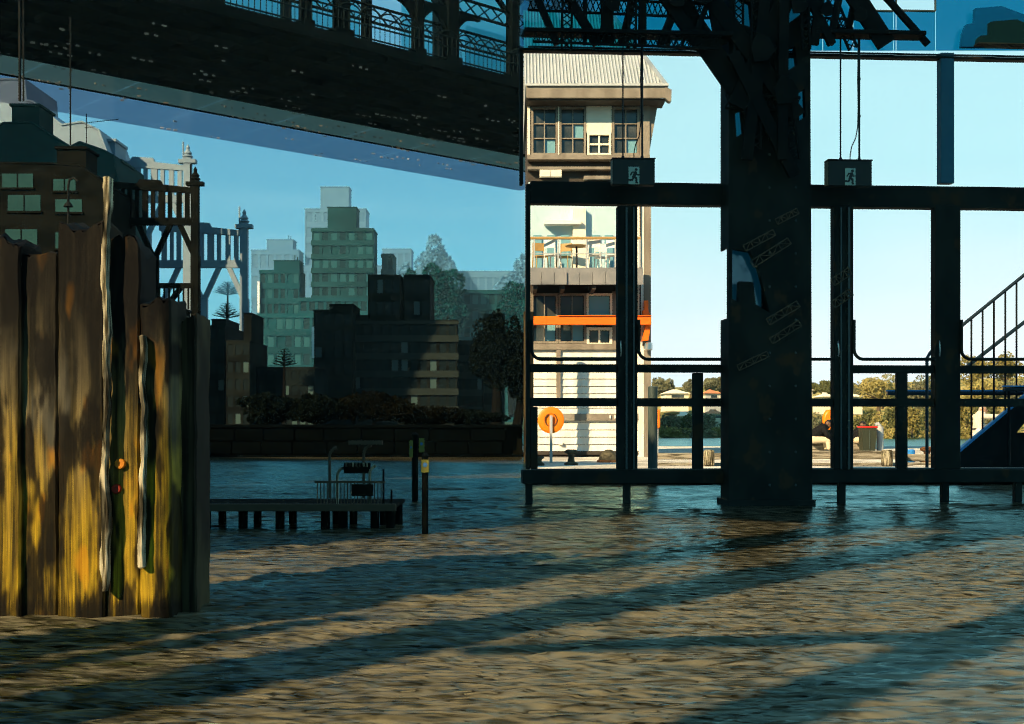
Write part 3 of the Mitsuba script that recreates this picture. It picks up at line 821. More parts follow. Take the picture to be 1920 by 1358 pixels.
def WD(px, w=0.0): return D0 + WU(px, w) * ST + CT * w
def WZ(py, px, w=0.0): return EYE - (py - HOR) / FPX * WD(px, w)
def WP(px, py, w=0.0): return np.array([WU(px, w), w, WZ(py, px, w)])
def WW(px, py, w=0.0):
    p = WP(px, py, w)
    return WM[:3, :3] @ p + WM[:3, 3]


def wbar(px0, px1, py0, py1, w0=0.0, w1=.12, ref=None, c=.006):
    ref = (px0 + px1) / 2 if ref is None else ref
    return cbox(WU(px0), WU(px1), w0, w1, WZ(py1, ref), WZ(py0, ref), c, WM)


ww = thing('window_wall', 'black steel framed window wall on the right, with bright openings and blue upper glass', 'window wall')
EDGE = 2330
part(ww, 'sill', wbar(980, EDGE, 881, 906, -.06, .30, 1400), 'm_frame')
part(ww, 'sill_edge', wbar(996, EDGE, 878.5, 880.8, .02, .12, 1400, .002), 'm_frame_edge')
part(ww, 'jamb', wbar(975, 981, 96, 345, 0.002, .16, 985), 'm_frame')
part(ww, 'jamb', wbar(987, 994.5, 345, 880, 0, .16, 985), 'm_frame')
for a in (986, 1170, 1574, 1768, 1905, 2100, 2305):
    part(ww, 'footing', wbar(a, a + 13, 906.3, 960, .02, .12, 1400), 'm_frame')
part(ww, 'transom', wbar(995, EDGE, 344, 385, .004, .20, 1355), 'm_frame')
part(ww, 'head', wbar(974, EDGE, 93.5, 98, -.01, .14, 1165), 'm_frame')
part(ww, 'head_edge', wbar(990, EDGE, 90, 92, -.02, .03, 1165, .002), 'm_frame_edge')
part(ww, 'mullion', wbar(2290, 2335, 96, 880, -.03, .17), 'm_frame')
part(ww, 'mullion', wbar(1158, 1195, 386, 880, -.02, .15), 'm_frame')
part(ww, 'mullion', wbar(1563, 1599, 386, 880, -.02, .15), 'm_frame')
part(ww, 'mullion', wbar(1753, 1800, 386, 880, -.02, .15), 'm_frame')
part(ww, 'mullion', wbar(1764, 1789, 99, 343.5, -.005, .14), 'm_frame_blue', label='narrow mullion painted in blue light between the two right hand upper windows')
for a, b in ((1172, 1176), (1186, 1189), (1574, 1577), (1588, 1592)):
    part(ww, 'mullion_rib', wbar(a, b, 390, 880, -.045, -.022, None, .002), 'm_frame_edge')
bays = [(995, 1157.5), (1195.5, 1354), (1501, 1562.5), (1599.5, 1752.5), (1800.5, EDGE)]
for a, b in bays:
    if a != 1501:
        part(ww, 'guard_rail', wbar(a, b, 684, 699, .01, .11, 1400), 'm_frame')
    part(ww, 'guard_rail', wbar(a, b, 747, 762.5, .01, .11, 1400), 'm_frame')
for a, b, y in ((1300, 1319, 699.5), (1683, 1703, 699.5), (995, 1008.5, 763), (1501, 1514.5, 763)):
    part(ww, 'guard_post', wbar(a, b, y, 880, .015, .10), 'm_frame')
for a, b in bays:
    if a == 1501:
        pts = [(1501, 674), (1562, 674)]
    else:
        b2 = min(b, 2288)
        pts = [(a + 2, 600), (a + 2, 650)] + [(a + 2 + 18 * (1 - math.cos(t)), 656 + 18 * math.sin(t)) for t in np.linspace(0, math.pi / 2, 7)] + [(b2, 674)]
    part(ww, 'grab_rail', MB().tube([WW(x, y, -.06) for x, y in pts], .022, 8), 'm_frame', 40)
for px in (1572, 1762, 1164):
    hd = part(ww, 'handle', MB().tube([WW(px, 668, -.06), WW(px + 1, 660, -.10), WW(px, 645, -.10), WW(px, 640, -.05)], .009, 6), 'm_chrome', 40)


def wpoly(pts, w0, w1):
    m = MB().poly([(WP(a, b)[0], WP(a, b)[2]) for a, b in pts], w0, w1)
    m.v = [v @ WM[:3, :3].T + WM[:3, 3] for v in m.v]
    return m


def wplate(pts, hole, w0, w1):
    g = sg.Polygon([(WP(a, b)[0], WP(a, b)[2]) for a, b in pts], [[(WP(a, b)[0], WP(a, b)[2]) for a, b in h] for h in hole])
    return MB().poly(g, w0, w1, WM)


holes = [[(1359, 474), (1392, 480), (1408, 512), (1428, 592), (1402, 576), (1398, 536), (1372, 534), (1370, 572), (1359, 566)],
         [(1362, 112), (1384, 126), (1392, 190), (1372, 176)], [(1409, 108), (1424, 116), (1441, 182), (1428, 188)], [(1452, 110), (1474, 104), (1478, 138), (1458, 150)], [(1398, 210), (1414, 204), (1424, 240), (1404, 252)],
         [(1446, 206), (1456, 176), (1468, 212), (1460, 246)], [(1364, 226), (1376, 220), (1380, 262), (1367, 270)], [(1480, 188), (1492, 182), (1493, 232), (1482, 240)], [(1362, 10), (1392, 24), (1396, 70), (1364, 60)], [(1404, 0), (1430, 6), (1426, 52), (1408, 44)],
         [(1446, 14), (1470, 0), (1492, 40), (1462, 62)], [(1370, -60), (1420, -70), (1430, -20), (1376, -14)], [(1440, -60), (1490, -66), (1492, -22), (1446, -18)]]
col = part(ww, 'column', wplate([(1353, 946), (1353, -90), (1501, -90), (1506, 946)], holes, -.42, -.30), 'm_frame', label='wide black column with a small blue notch in its left side and gaps in its head')
part(col, 'web', wbar(1436, 1498, 300, 944, -.298, .25), 'm_frame')
part(col, 'side_plate', wbar(1354, 1366, 600, 944, -.298, .10), 'm_frame')
part(col, 'side_plate', wbar(1354, 1359, -80, 470, -.298, .10), 'm_frame')
part(col, 'notch_glass', wplate([(1357, 470), (1432, 470), (1432, 600), (1357, 600)], [], -.20, -.198), 'm_glass_dark')  # dark pane added to dim the sky in the notch
part(col, 'head_glass', wplate([(1357, 290), (1498, 290), (1498, -88), (1357, -88)], [], -.20, -.198), 'm_glass_teal')  # teal pane added to dim the sky behind the head gaps
part(col, 'base_plate', wbar(1350, 1509, 934, 951, -.50, .2), 'm_frame')
for y in range(290, 930, 62):
    for x in (1443, 1492):
        part(col, 'rivet', MB().lathe([(.02, 0), (.016, .012), (.004, .017)], (0, 0, 0), 8).mesh().apply_transform(np.array([[CT, 0, 0, WW(x, y, -.42)[0]], [ST, 0, -1, WW(x, y, -.42)[1]], [0, 1, 0, WW(x, y, -.42)[2]], [0, 0, 0, 1]])), 'm_frame_edge', 40)


def ladder(px0, py0, px1, py1, wpx, w, nm='reflected_lattice', holder=None, m='m_lacing', n=4):  # reflections of lattice arms, built as small bars on the steel
    a, b = np.array([px0, py0], float), np.array([px1, py1], float)
    s = (b - a) / np.linalg.norm(b - a); nn = np.array([-s[1], s[0]]) * wpx / 2
    g = MB()
    for sd in (-1, 1): g.bar(WW(*(a + nn * sd), w), WW(*(b + nn * sd), w), .014)
    for i in range(n):
        q, r = a + (b - a) * i / n, a + (b - a) * (i + 1) / n
        g.bar(WW(*(q - nn), w), WW(*(q + nn), w), .012)
        g.bar(WW(*(q - nn * (1 if i % 2 else -1)), w), WW(*(r + nn * (1 if i % 2 else -1)), w), .010)
    g.bar(WW(*(b - nn), w), WW(*(b + nn), w), .012)
    return part(holder or ww, nm, g, m)


for (a, b, c, e, w) in ((1396, 466, 1452, 436, 12), (1410, 496, 1480, 452, 13), (1456, 416, 1496, 396, 11), (1440, 604, 1497, 570, 13), (1446, 640, 1500, 606, 12), (1384, 690, 1440, 664, 11)):
    ladder(a, b, c, e, w, -.46, holder=col)
for (a, b, c, e, w) in ((1561, 530, 1594, 508, 14), (1562, 572, 1596, 548, 14), (1640, 690, 1676, 700, 0)):
    if w: ladder(a, b, c, e, w, -.06)

# tinted panes above the head stand in for reflected sky, clear gaps between them
for (a, b, y0, y1) in ((976, 1352, -150, 89.5), (1502, 1544, 20, 89.5), (1545.5, 1601, -150, 89.5), (1602.5, 1677, 20, 89.5), (1678.5, 1682, -150, 89.5), (1683.5, 1756, 20, 89.5), (1757.5, EDGE, -150, 89.5)):
    part(ww, 'tinted_pane', wbar(a, b, y0, y1, .05, .052, 1400, .0001) if False else wplate([(a, y1 + 4), (b, y1 + 4), (b, y0), (a, y0)], [], .05, .053), 'm_glass_blue')
for (a, b) in ((1502, 1544), (1602.5, 1677), (1683.5, 1756)):
    part(ww, 'pane_bar', wbar(a, b, 17, 19.6, .03, .08, None, .002), 'm_frame_edge')
for x in (1543.2, 1601, 1677, 1682, 1755.8):
    part(ww, 'pane_bar', wbar(x, x + 1.6, -150, 19, .03, .08, None, .002), 'm_frame_edge')

# ------------------------------------------------------------------ lattice truss on the column head, standing in front of the blue glass
tr = thing('lattice_truss', 'tangle of black lattice girders in front of the blue glass above the windows', 'truss')


def tbar(x0, y0, x1, y1, wpx, w=-.30, t=.12, name='member', hold=None):
    a, b = WW(x0, y0, w), WW(x1, y1, w)
    nrm = WM[:3, :3] @ np.array([0, 1.0, 0])
    m = MB().bar(a, b, t, L(wpx, 17.3), np.cross(nrm, b - a))
    # bar(): w across, h along up; keep the flat face towards the wall's normal
    return part(hold or tr, name, m, 'm_steel')


def lattice(x0, y0, x1, y1, wpx, w, cells, chord=4, lace=2.0):
    a, b = np.array([x0, y0], float), np.array([x1, y1], float)
    s = (b - a) / np.linalg.norm(b - a); nn = np.array([-s[1], s[0]]) * wpx / 2
    g = MB()
    for sd in (-1, 1):
        g.bar(WW(*(a + nn * sd), w), WW(*(b + nn * sd), w), L(chord, 17))
    for i in range(cells):
        q, r = a + (b - a) * i / cells, a + (b - a) * (i + 1) / cells
        g.bar(WW(*(q - nn), w), WW(*(r + nn), w), L(lace, 17)); g.bar(WW(*(q + nn), w), WW(*(r - nn), w), L(lace, 17))
    return part(tr, 'lattice_girder', g, 'm_steel')


for a in ((1000, -20, 1045, 92, 12), (1044, -40, 1120, 92, 16), (1136, -30, 1140, 92, 22), (1160, -40, 1120, 92, 9), (1196, -40, 1166, 92, 14), (1098, -40, 1096, 92, 7),
          (1205, -40, 1204, 92, 14), (1222, -40, 1310, 92, 22), (1290, -40, 1238, 92, 15), (1258, -40, 1252, 92, 8), (1330, -40, 1352, 92, 22), (1345, -40, 1296, 92, 10),
          (1225, -60, 1440, 250, 40), (1290, -60, 1496, 220, 30), (1500, -60, 1380, 200, 34), (1440, -60, 1400, 300, 20), (1470, -40, 1466, 300, 18), (1374, 100, 1490, 330, 22),
          (1500, -40, 1560, 92, 14), (1542, -40, 1526, 92, 16), (1575, -50, 1662, 92, 34), (1580, -40, 1556, 92, 12), (1610, -40, 1590, 60, 10), (1630, -40, 1740, 92, 10)):
    tbar(*(a[:3] + ((84 if a[3] == 92 else a[3]),) + a[4:]), w=-.48 - R.uniform(0, .2), t=.07)
for (a, b) in ((976, 1352), (1500, 1700)):
    part(tr, 'bottom_chord', wbar(a, b, 85, 92.5, -.70, -.42, 1165 if a < 1300 else 1600), 'm_steel')
for a in ((990, 6, 1350, 22, 26, 34), (1000, 66, 1352, 80, 24, 36), (1064, -20, 1062, 92, 18, 8), (1186, -20, 1184, 92, 15, 8), (1276, -20, 1330, 92, 18, 9), (1320, -20, 1268, 92, 14, 8),
          (1360, 190, 1500, 196, 26, 12), (1420, -20, 1416, 280, 20, 20), (1508, -20, 1512, 92, 14, 9), (1552, -20, 1600, 92, 16, 9), (1500, 40, 1600, 46, 18, 11), (1385, -20, 1385, 180, 16, 14), (1455, 60, 1490, 300, 20, 16)):
    lattice(*a[:5], -.50 - R.uniform(0, .2), a[5])
for (cx, cy, r) in ((1136, 40, 15), (1250, 30, 17), (1300, 20, 22), (1404, 120, 24), (1446, 196, 24), (1470, 40, 17), (1520, 50, 13), (1580, 60, 13), (1060, 30, 9)):
    o = R.uniform(0, 1)
    pts = [(cx + r * math.cos(a) * f, min(cy + r * math.sin(a) * f * 1.2, 90 if not 1360 < cx < 1495 else 400)) for a, f in zip(np.arange(6) * 1.047 + o, (1, .85, 1.1, .9, 1.05, .8))]
    part(tr, 'gusset_plate', wpoly(pts, -.74, -.72), 'm_steel')
hs = thing('stepped_silhouette', 'stepped green and blue skyline shape added high at the right edge, before the blue glass', 'silhouette')  # added shape standing in for reflected skyscraper silhouettes
part(hs, 'blue_box', wpoly([(1797, 92), (1800, 66), (1806, 50), (1822, 47), (1823, 20), (1872, 16), (1915, 32), (1915, 92)], -.10, -.02), 'm_silhouette_blue')
part(hs, 'green_box', wpoly([(1821, 90), (1823, 80), (1826, 76), (1845, 75), (1845, 50), (1893, 46), (1925, 60), (1960, 60), (1960, 90)], -.22, -.103), 'm_silhouette')
part(hs, 'bracket', wbar(1820, 1960, 90.5, 93, -.24, -.02, None, .002), 'm_frame')


# ------------------------------------------------------------------ exit signs
def exit_sign(px0, px1, py0, py1, rods, label):
    w = -.55
    k = thing('exit_sign', label, 'exit sign', 'exit signs hanging in the windows')
    u0, u1, z0, z1 = WU(px0, w), WU(px1, w), WZ(py1, px0, w), WZ(py0, px0, w)
    part(k, 'box', cbox(u0, u1, w, w + .16, z0, z1, .006, WM), 'm_sign_black')
    part(k, 'side_panel', cbox(u0 - .006, u0 - .0005, w + .004, w + .155, z0 + .01, z1 - .01, .001, WM), 'm_sign_side')
    part(k, 'top_trim', cbox(u0 - .008, u1 + .008, w - .012, w + .17, z1 + .001, z1 + .018, .004, WM), 'm_black')
    cu = (u0 + u1) / 2 + .0; ph = (z1 - z0) * .68; pw = ph * .62; zc = z0 + ph * .52
    face = part(k, 'plate', cbox(cu - pw / 2, cu + pw / 2, w - .008, w - .001, zc - ph / 2, zc + ph / 2, .001, WM), 'm_sign_plate')
    # running man
    s = ph / 100.0
    def ln(*p, r=6.5): return sg.LineString([(cu + (x - 32) * s, zc - ph / 2 + (100 - y) * s) for x, y in p]).buffer(r * s, quad_segs=5)
    man = shapely.union_all([sg.Point(cu + (44 - 32) * s, zc - ph / 2 + (100 - 16) * s).buffer(8.5 * s), ln((40, 34), (30, 58), r=9), ln((40, 32), (22, 30), (13, 46), r=4), ln((42, 34), (50, 46), (64, 44), r=4),
                             ln((31, 58), (45, 66), (45, 90), r=6), ln((45, 90), (52, 92), r=4), ln((29, 60), (22, 76), (4, 76), r=5.5)])
    man = man.intersection(sg.box(cu - pw / 2 - 3 * s, zc - ph / 2, cu + pw / 2 + 3 * s, zc + ph / 2))
    part(face, 'running_figure', MB().poly(man, w - .013, w - .0085, WM), 'm_sign_black')
    for i, (a, b) in enumerate(rods):
        p, q = WP(a, py0, w + .08), WP(b, 60, w + .08)
        q[0] = p[0]
        part(k, 'rod', MB().tube([WM[:3, :3] @ p + WM[:3, 3], WM[:3, :3] @ q + WM[:3, 3]], .010 if i == 0 else .013, 8), 'm_black', 40)
        part(k, 'boss', MB().lathe([(.022, 0), (.018, .02), (.008, .03)], WW(a, py0 - 2, w + .08), 10), 'm_black', 30)
    a = rods[1][0]; mx = px0 + (px1 - px0) * .50
    cab = [(mx, py0), (mx, py0 - 10), (mx + 3, py0 - 26), ((mx + a) / 2 + 2, py0 - 42), (a - 3, py0 - 62), (a - 2, py0 - 100), (a - 3, 150), (a - 2, 96), (a - 2, 60)]
    part(k, 'cable', MB().tube([WW(x, y, w + .07) for x, y in cab], .007, 6), 'm_black', 40)
    for y in (150, 220):
        part(k, 'cable_clip', MB().tube([WW(a, y, w + .075), WW(a, y - 4, w + .075)], .02, 8), 'm_black')


exit_sign(1149, 1228, 298, 346, [(1168, 1167), (1204, 1203)], 'black hanging exit sign with a running figure in front of the boathouse window')
exit_sign(1553, 1635, 301, 348, [(1576, 1574), (1611, 1608)], 'black hanging exit sign with a running figure against bright sky, right of the wide column')

# ------------------------------------------------------------------ boathouse across the quay
DB = 40.0
bx = lambda px: X(px, DB)
bz = lambda py: Z(py, DB)
bh = thing('boathouse', 'cream and taupe timber boathouse with a pale corrugated roof, seen through the left windows', 'boathouse')


def bb(name, px0, px1, py0, py1, y0, y1, m, hold=None, **kw):
    return part(hold or bh, name, MB().box(bx(px0), bx(px1), DB + y0, DB + y1, bz(py1), bz(py0)), m, **kw)


LX, RX = 989, 1219
GQ = 0.10
bb('core', LX, RX - 1, 205, 655, .30, 7.0, 'm_taupe_dark')
part(bh, 'base_wall', MB().box(bx(LX), bx(RX - 1), DB + .12, DB + 7, GQ, bz(655)), 'm_taupe_dark')
# roof: hipped, corrugated
e0, e1 = bx(LX - 4), bx(1243); ze = bz(174); zr = bz(174) + 3.9; de, dr_ = DB - .75, DB + 4.2
rx = bx(1160)
part(bh, 'roof', MB().add([[e0, de, ze], [e1, de, ze], [rx, dr_, zr], [e0, dr_, zr], [e1, DB + 9, ze], [e0, DB + 9, ze]], [[0, 1, 2], [0, 2, 3], [1, 4, 2], [4, 5, 3], [4, 3, 2], [0, 3, 5], [0, 4, 1], [0, 5, 4]]), 'm_roof')
ribs = MB()
x = e0
while x < e1 - .05:
    t = 1.0 if x < rx else (e1 - x) / (e1 - rx)
    ribs.bar([x, de, ze + .02], [x, de + (dr_ - de) * t, ze + .02 + (zr - ze) * t], .045, .045)
    x += .105
part(bh, 'roof_corrugation', ribs, 'm_roof_rib', kind='stuff')
part(bh, 'hip_cap', MB().bar([e1, de, ze + .03], [rx, dr_, zr + .03], .16, .08), 'm_roof')
bb('fascia', LX - 3, 1246, 173, 196, -.82, -.70, 'm_taupe')
bb('gutter', LX - 3, 1247, 171, 175, -.90, -.69, 'm_roof_rib')
part(bh, 'barge_board', MB().poly([(bx(1241), bz(176)), (bx(1253), bz(182)), (bx(1252), bz(203)), (bx(1248), bz(203)), (bx(1240), bz(196))], DB - .85, DB - .55), 'm_taupe')
bb('soffit', LX - 2, 1243, 196.2, 199, -.70, .28, 'm_taupe_dark')  # eave shadow line put into the dark colour of this strip
part(bh, 'eave_bracket', MB().poly([(bx(1216), bz(199)), (bx(1233), bz(199)), (bx(1230), bz(216)), (bx(1217.5), bz(286)), (bx(1216), bz(296))], DB + .05, DB + .3), 'm_taupe')


def sash(px0, px1, py0, py1, nx, ny, frame, glass, y=0.0, bar=2.0, edge=4.0, alt=None):
    w = bb('window', px0, px1, py0, py1, y + .16, y + .29, 'm_black')
    f = MB()
    for a, b, c, e in ((px0, px0 + edge, py0, py1), (px1 - edge, px1, py0, py1), (px0 + edge, px1 - edge, py0, py0 + edge), (px0 + edge, px1 - edge, py1 - edge, py1)):
        f.box(bx(a), bx(b), DB + y, DB + y + .158, bz(e), bz(c))
    ix0, ix1, iy0, iy1 = px0 + edge, px1 - edge, py0 + edge, py1 - edge
    for i in range(1, nx):
        xx = ix0 + (ix1 - ix0) * i / nx; f.box(bx(xx - bar / 2), bx(xx + bar / 2), DB + y + .03, DB + y + .15, bz(iy1), bz(iy0))
    for j in range(1, ny):
        yy = iy0 + (iy1 - iy0) * j / ny; f.box(bx(ix0), bx(ix1), DB + y + .034, DB + y + .148, bz(yy + bar / 2), bz(yy - bar / 2))
    part(w, 'frame', f, frame)
    for i in range(nx):
        for j in range(ny):
            xa, xb = ix0 + (ix1 - ix0) * i / nx + bar / 2, ix0 + (ix1 - ix0) * (i + 1) / nx - bar / 2
            ya, yb = iy0 + (iy1 - iy0) * j / ny + bar / 2, iy0 + (iy1 - iy0) * (j + 1) / ny - bar / 2
            g = glass
            if alt and R.random() < .12: g = alt
            part(w, 'pane', MB().box(bx(xa), bx(xb), DB + y + .12, DB + y + .14, bz(yb), bz(ya)), g)
    return w


bb('wall_panel', LX, 994, 199, 290, .02, .28, 'm_cream_panel')
sash(996, 1046, 200, 291, 2, 3, 'm_taupe', 'm_pane_dark', alt='m_pane_blue')
bb('mullion', 1046.2, 1048.5, 200, 291, -.02, .2, 'm_cream_panel')
sash(1049, 1099, 200, 291, 2, 3, 'm_taupe', 'm_pane_dark', alt='m_pane_blue')
bb('wall_panel', 1099.5, 1147, 199, 249, .02, .28, 'm_cream_panel')
sash(1101, 1146, 249.3, 291, 2, 2, 'm_cream_panel', 'm_pane_dark', bar=3.4, alt='m_pane_blue')
sash(1148, 1199, 200, 291, 2, 3, 'm_taupe', 'm_pane_dark', alt='m_pane_blue')
bb('corner_post', 1199.5, 1218, 199, 297, -.03, .28, 'm_taupe')
bb('sill_band', LX, 1218, 291.5, 300, -.10, .28, 'm_taupe')
bb('beam', LX, 1146, 313, 318, -.04, .28, 'm_taupe')
bb('light_box', 1012, 1032, 318.5, 331, -.02, .25, 'm_cream_panel'); bb('light_box', 1033, 1053, 318.5, 331, -.02, .25, 'm_cream_panel')
bb('brace', 1095, 1146, 330, 336, -.02, .28, 'm_taupe')
# balcony storey
bb('recess_wall', LX + 2, 1190, 340, 520, .16, .29, 'm_balcony_back')
bb('ceiling_light', 1020, 1088, 416, 423, -.3, .1, 'm_white')
bb('column', 1074, 1098, 392, 520, -.10, .15, 'm_cream_panel')
for a in (1000, 1026, 1052, 1110, 1134):
    bb('glass_panel', a, a + 16, 440, 512, .10, .155, 'm_pane_blue')
bal = part(bh, 'balcony', MB().poly([(bx(LX + 1) + t, 0) for t in (0,)] + [(0, 0)], 0, 1) if False else MB().box(bx(LX + 1), bx(1196), DB - 1.6, DB + .2, bz(527), bz(514)), 'm_grey_slab')
for i, a in enumerate(np.arange(LX + 1, 1192, 23.0)):
    part(bal, 'fascia_panel', MB().box(bx(a), bx(a + 22.2), DB - 1.68 - .06 * math.sin(i * 1.3), DB - 1.605, bz(545), bz(522)), 'm_grey_slab')
part(bal, 'top_rail', MB().tube([[bx(LX + 2), DB - 1.6, bz(461)], [bx(1192), DB - 1.6, bz(461)]], .045, 8), 'm_wood_gold', 40)
part(bal, 'rail', MB().tube([[bx(LX + 2), DB - 1.6, bz(489)], [bx(1192), DB - 1.6, bz(489)]], .015, 6), 'm_galv', 40)
for a in (1000, 1043, 1094, 1146, 1190):
    part(bal, 'rail_post', MB().box(bx(a - 1.3), bx(a + 1.3), DB - 1.63, DB - 1.57, bz(514), bz(458)), 'm_galv')
for a in (1002, 1052, 1108, 1158):
    part(bal, 'joist', MB().bar([bx(a), DB - 1.5, bz(546)], [bx(a), DB + .25, bz(546)], .12, .2), 'm_taupe_dark')


def cafe_chair(px, dy, m, rot, label):
    k = thing('balcony_chair', label, 'chair', 'chairs on the boathouse balcony')
    s = .52; c, sn = math.cos(rot), math.sin(rot); zb = bz(514) + .002
    M = np.array([[c, -sn, 0, bx(px)], [sn, c, 0, DB + dy], [0, 0, 1, zb], [0, 0, 0, 1.0]])
    part(k, 'seat', cbox(-.2, .2, -.2, .2, .40, .44, .012, M), m)
    bk = MB().box(-.19, .19, .17, .20, .62, .86, M)
    part(k, 'backrest', bk, m)
    for a in (-.17, .17):
        for b in (-.17, .17):
            p, q = M @ [a * 1.15, b * 1.15, 0, 1], M @ [a, b, .40 if b < 0 else .86, 1]
            part(k, 'leg', MB().tube([p[:3], q[:3]], .018, 6), m, 40)


for i, (px, dy, m, r, lb) in enumerate(((1012, -.9, 'm_wood_gold', .3, 'tan chair at the left end of the balcony'), (1034, -1.25, 'm_white', 2.6, 'white chair second from the left on the balcony'), (1056, -.8, 'm_wood_gold', -.4, 'tan chair left of the round balcony table'),
                                         (1110, -1.25, 'm_white', 3.0, 'white chair just right of the balcony column'), (1126, -.7, 'm_white', .2, 'white chair second from the right on the balcony'), (1145, -1.2, 'm_white', 2.8, 'white chair at the right end of the balcony'))):
    cafe_chair(px, dy, m, r, lb)
tb = thing('balcony_table', 'small round dark table between chairs on the balcony', 'table')
part(tb, 'tabletop', MB().lathe([(.34, .70), (.36, .715), (.35, .73)], (bx(1078), DB - 1.1, bz(514)), 20), 'm_wood_gold', 30)
part(tb, 'stem', MB().lathe([(.22, 0), (.2, .03), (.03, .05), (.03, .70)], (bx(1078), DB - 1.1, bz(514)), 14), 'm_black', 30)
# lower storey
sash(996, 1046, 550, 644, 2, 2, 'm_taupe', 'm_pane_dark', alt='m_pane_blue')
sash(1047, 1099, 550, 644, 2, 2, 'm_taupe', 'm_pane_dark', alt='m_pane_blue')
sash(1100, 1148, 550, 594, 1, 1, 'm_cream_panel', 'm_pane_blue', edge=4)
sash(1100, 1148, 614, 648, 2, 1, 'm_cream_panel', 'm_pane_dark', edge=5, bar=3.5)
bb('wall_panel', 1148.5, 1196, 546, 655, .05, .29, 'm_taupe')
bb('wall_panel', LX, 995.5, 546, 655, .05, .29, 'm_taupe')
bb('band', LX, 1198, 645, 656, -.08, .28, 'm_taupe')
yb = bz(656.4); bdh = (bz(656.4) - (GQ + .16)) / 14
for i in range(14):
    z1 = yb - i * bdh
    m = MB(); y0 = DB + .02
    m.add([[bx(LX), y0 + .05, z1], [bx(1198), y0 + .05, z1], [bx(1198), y0, z1 - bdh + .012], [bx(LX), y0, z1 - bdh + .012], [bx(LX), y0 + .098, z1], [bx(1198), y0 + .098, z1], [bx(1198), y0 + .098, z1 - bdh + .012], [bx(LX), y0 + .098, z1 - bdh + .012]],
          [[0, 3, 2], [0, 2, 1], [4, 5, 6], [4, 6, 7], [0, 1, 5], [0, 5, 4], [3, 7, 6], [3, 6, 2], [0, 4, 7], [0, 7, 3], [1, 2, 6], [1, 6, 5]])
    part(bh, 'weatherboard', m, 'm_cream')
bb('batten', 1043, 1051, 656.5, 746, -.06, .012, 'm_taupe')
bb('rail_board', 1052, 1197, 776, 789, -.06, .012, 'm_taupe')
for a in (1142.5, 1151.5): bb('bracket', a, a + 2.6, 779, 785, -.12, -.062, 'm_white')
bb('base_board', LX, 1198, 846, 853, -.05, .01, 'm_taupe_dark')
bb('socket_box', 1048, 1055, 829, 834, -.10, .012, 'm_white')
part(bh, 'corner_board', MB().box(bx(1196), bx(1207), DB - .05, DB + .35, GQ, bz(385)), 'm_cream')
part(bh, 'corner_board', MB().box(bx(1207.3), bx(1220), DB - .08, DB + .35, GQ, bz(340)), 'm_taupe')
bb('downpipe', 1199, 1201, 385, 640, -.12, -.06, 'm_taupe_dark')
# jib crane
cr = thing('jib_crane', 'bright orange jib crane beam bolted across the boathouse wall', 'crane')
part(cr, 'beam', cbox(bx(997), bx(1217), DB - .62, DB - .44, bz(612), bz(596), .012), 'm_orange')
part(cr, 'beam_flange', MB().box(bx(1045), bx(1217), DB - .68, DB - .38, bz(595.8), bz(594.5)), 'm_orange')
part(cr, 'mast', MB().poly([(bx(1206), bz(566)), (bx(1213), bz(566)), (bx(1213), bz(584)), (bx(1218), bz(598)), (bx(1218), bz(612)), (bx(1213), bz(640)), (bx(1202), bz(641)), (bx(1208), bz(612)), (bx(1203), bz(594)), (bx(1203), bz(584)), (bx(1206), bz(584))], DB - .40, DB - .12), 'm_orange')
part(cr, 'motor', MB().lathe([(.12, 0), (.14, .03), (.14, .2), (.10, .24)], (bx(1213), DB - .3, bz(658)), 14), 'm_chrome', 30)
part(cr, 'hook_block', MB().box(bx(1203), bx(1212), DB - .38, DB - .2, bz(650), bz(641.5)), 'm_black')
solo('shadow_pole', MB().tube([[X(991, 37.9), 37.9, -.3], [X(991, 37.9), 37.9, Z(585, 37.9)]], .15, 12), 'm_timber_dark', 'tall dark pole added before the left corner of the boathouse to shadow its wall', 'pile', smooth=40)  # added so a pole shadow falls across the weatherboards

# ------------------------------------------------------------------ things on the quay
Q = GQ


def buoy_ring(px, py, d, rpx, label):
    k = thing('lifebuoy_case', label, 'lifebuoy', 'orange lifebuoys on the quay')
    c = P(px, py, d); r = L(rpx, d)
    m = MB().lathe([(r * .80, -.07), (r * .98, -.05), (r, .0), (r * .98, .05), (r * .82, .075), (r * .5, .075), (r * .42, .05)], (0, 0, 0), 36)
    ms = m.mesh(); ms.apply_transform(trimesh.transformations.rotation_matrix(math.pi / 2, [1, 0, 0])); ms.apply_translation(c)
    part(k, 'shell', ms, 'm_orange_buoy', 40)
    for sd in (-1, 1):
        a = np.linspace(-1.1, 1.1, 12)
        part(k, 'grip_slot', MB().tube([c + [sd * r * .45 * math.cos(t), -.085, r * .48 * math.sin(t)] for t in a], .016, 6), 'm_rust', 40)
    part(k, 'post', MB().box(c[0] - .035, c[0] + .035, d - .15, d - .09, Q, c[2] + r * .35), 'm_galv')
    part(k, 'foot', MB().box(c[0] - .1, c[0] + .1, d - .2, d + .0, Q + .002, Q + .02), 'm_galv')


buoy_ring(1033, 788, 33.5, 25, 'round orange lifebuoy case on a grey post before the cream wall')


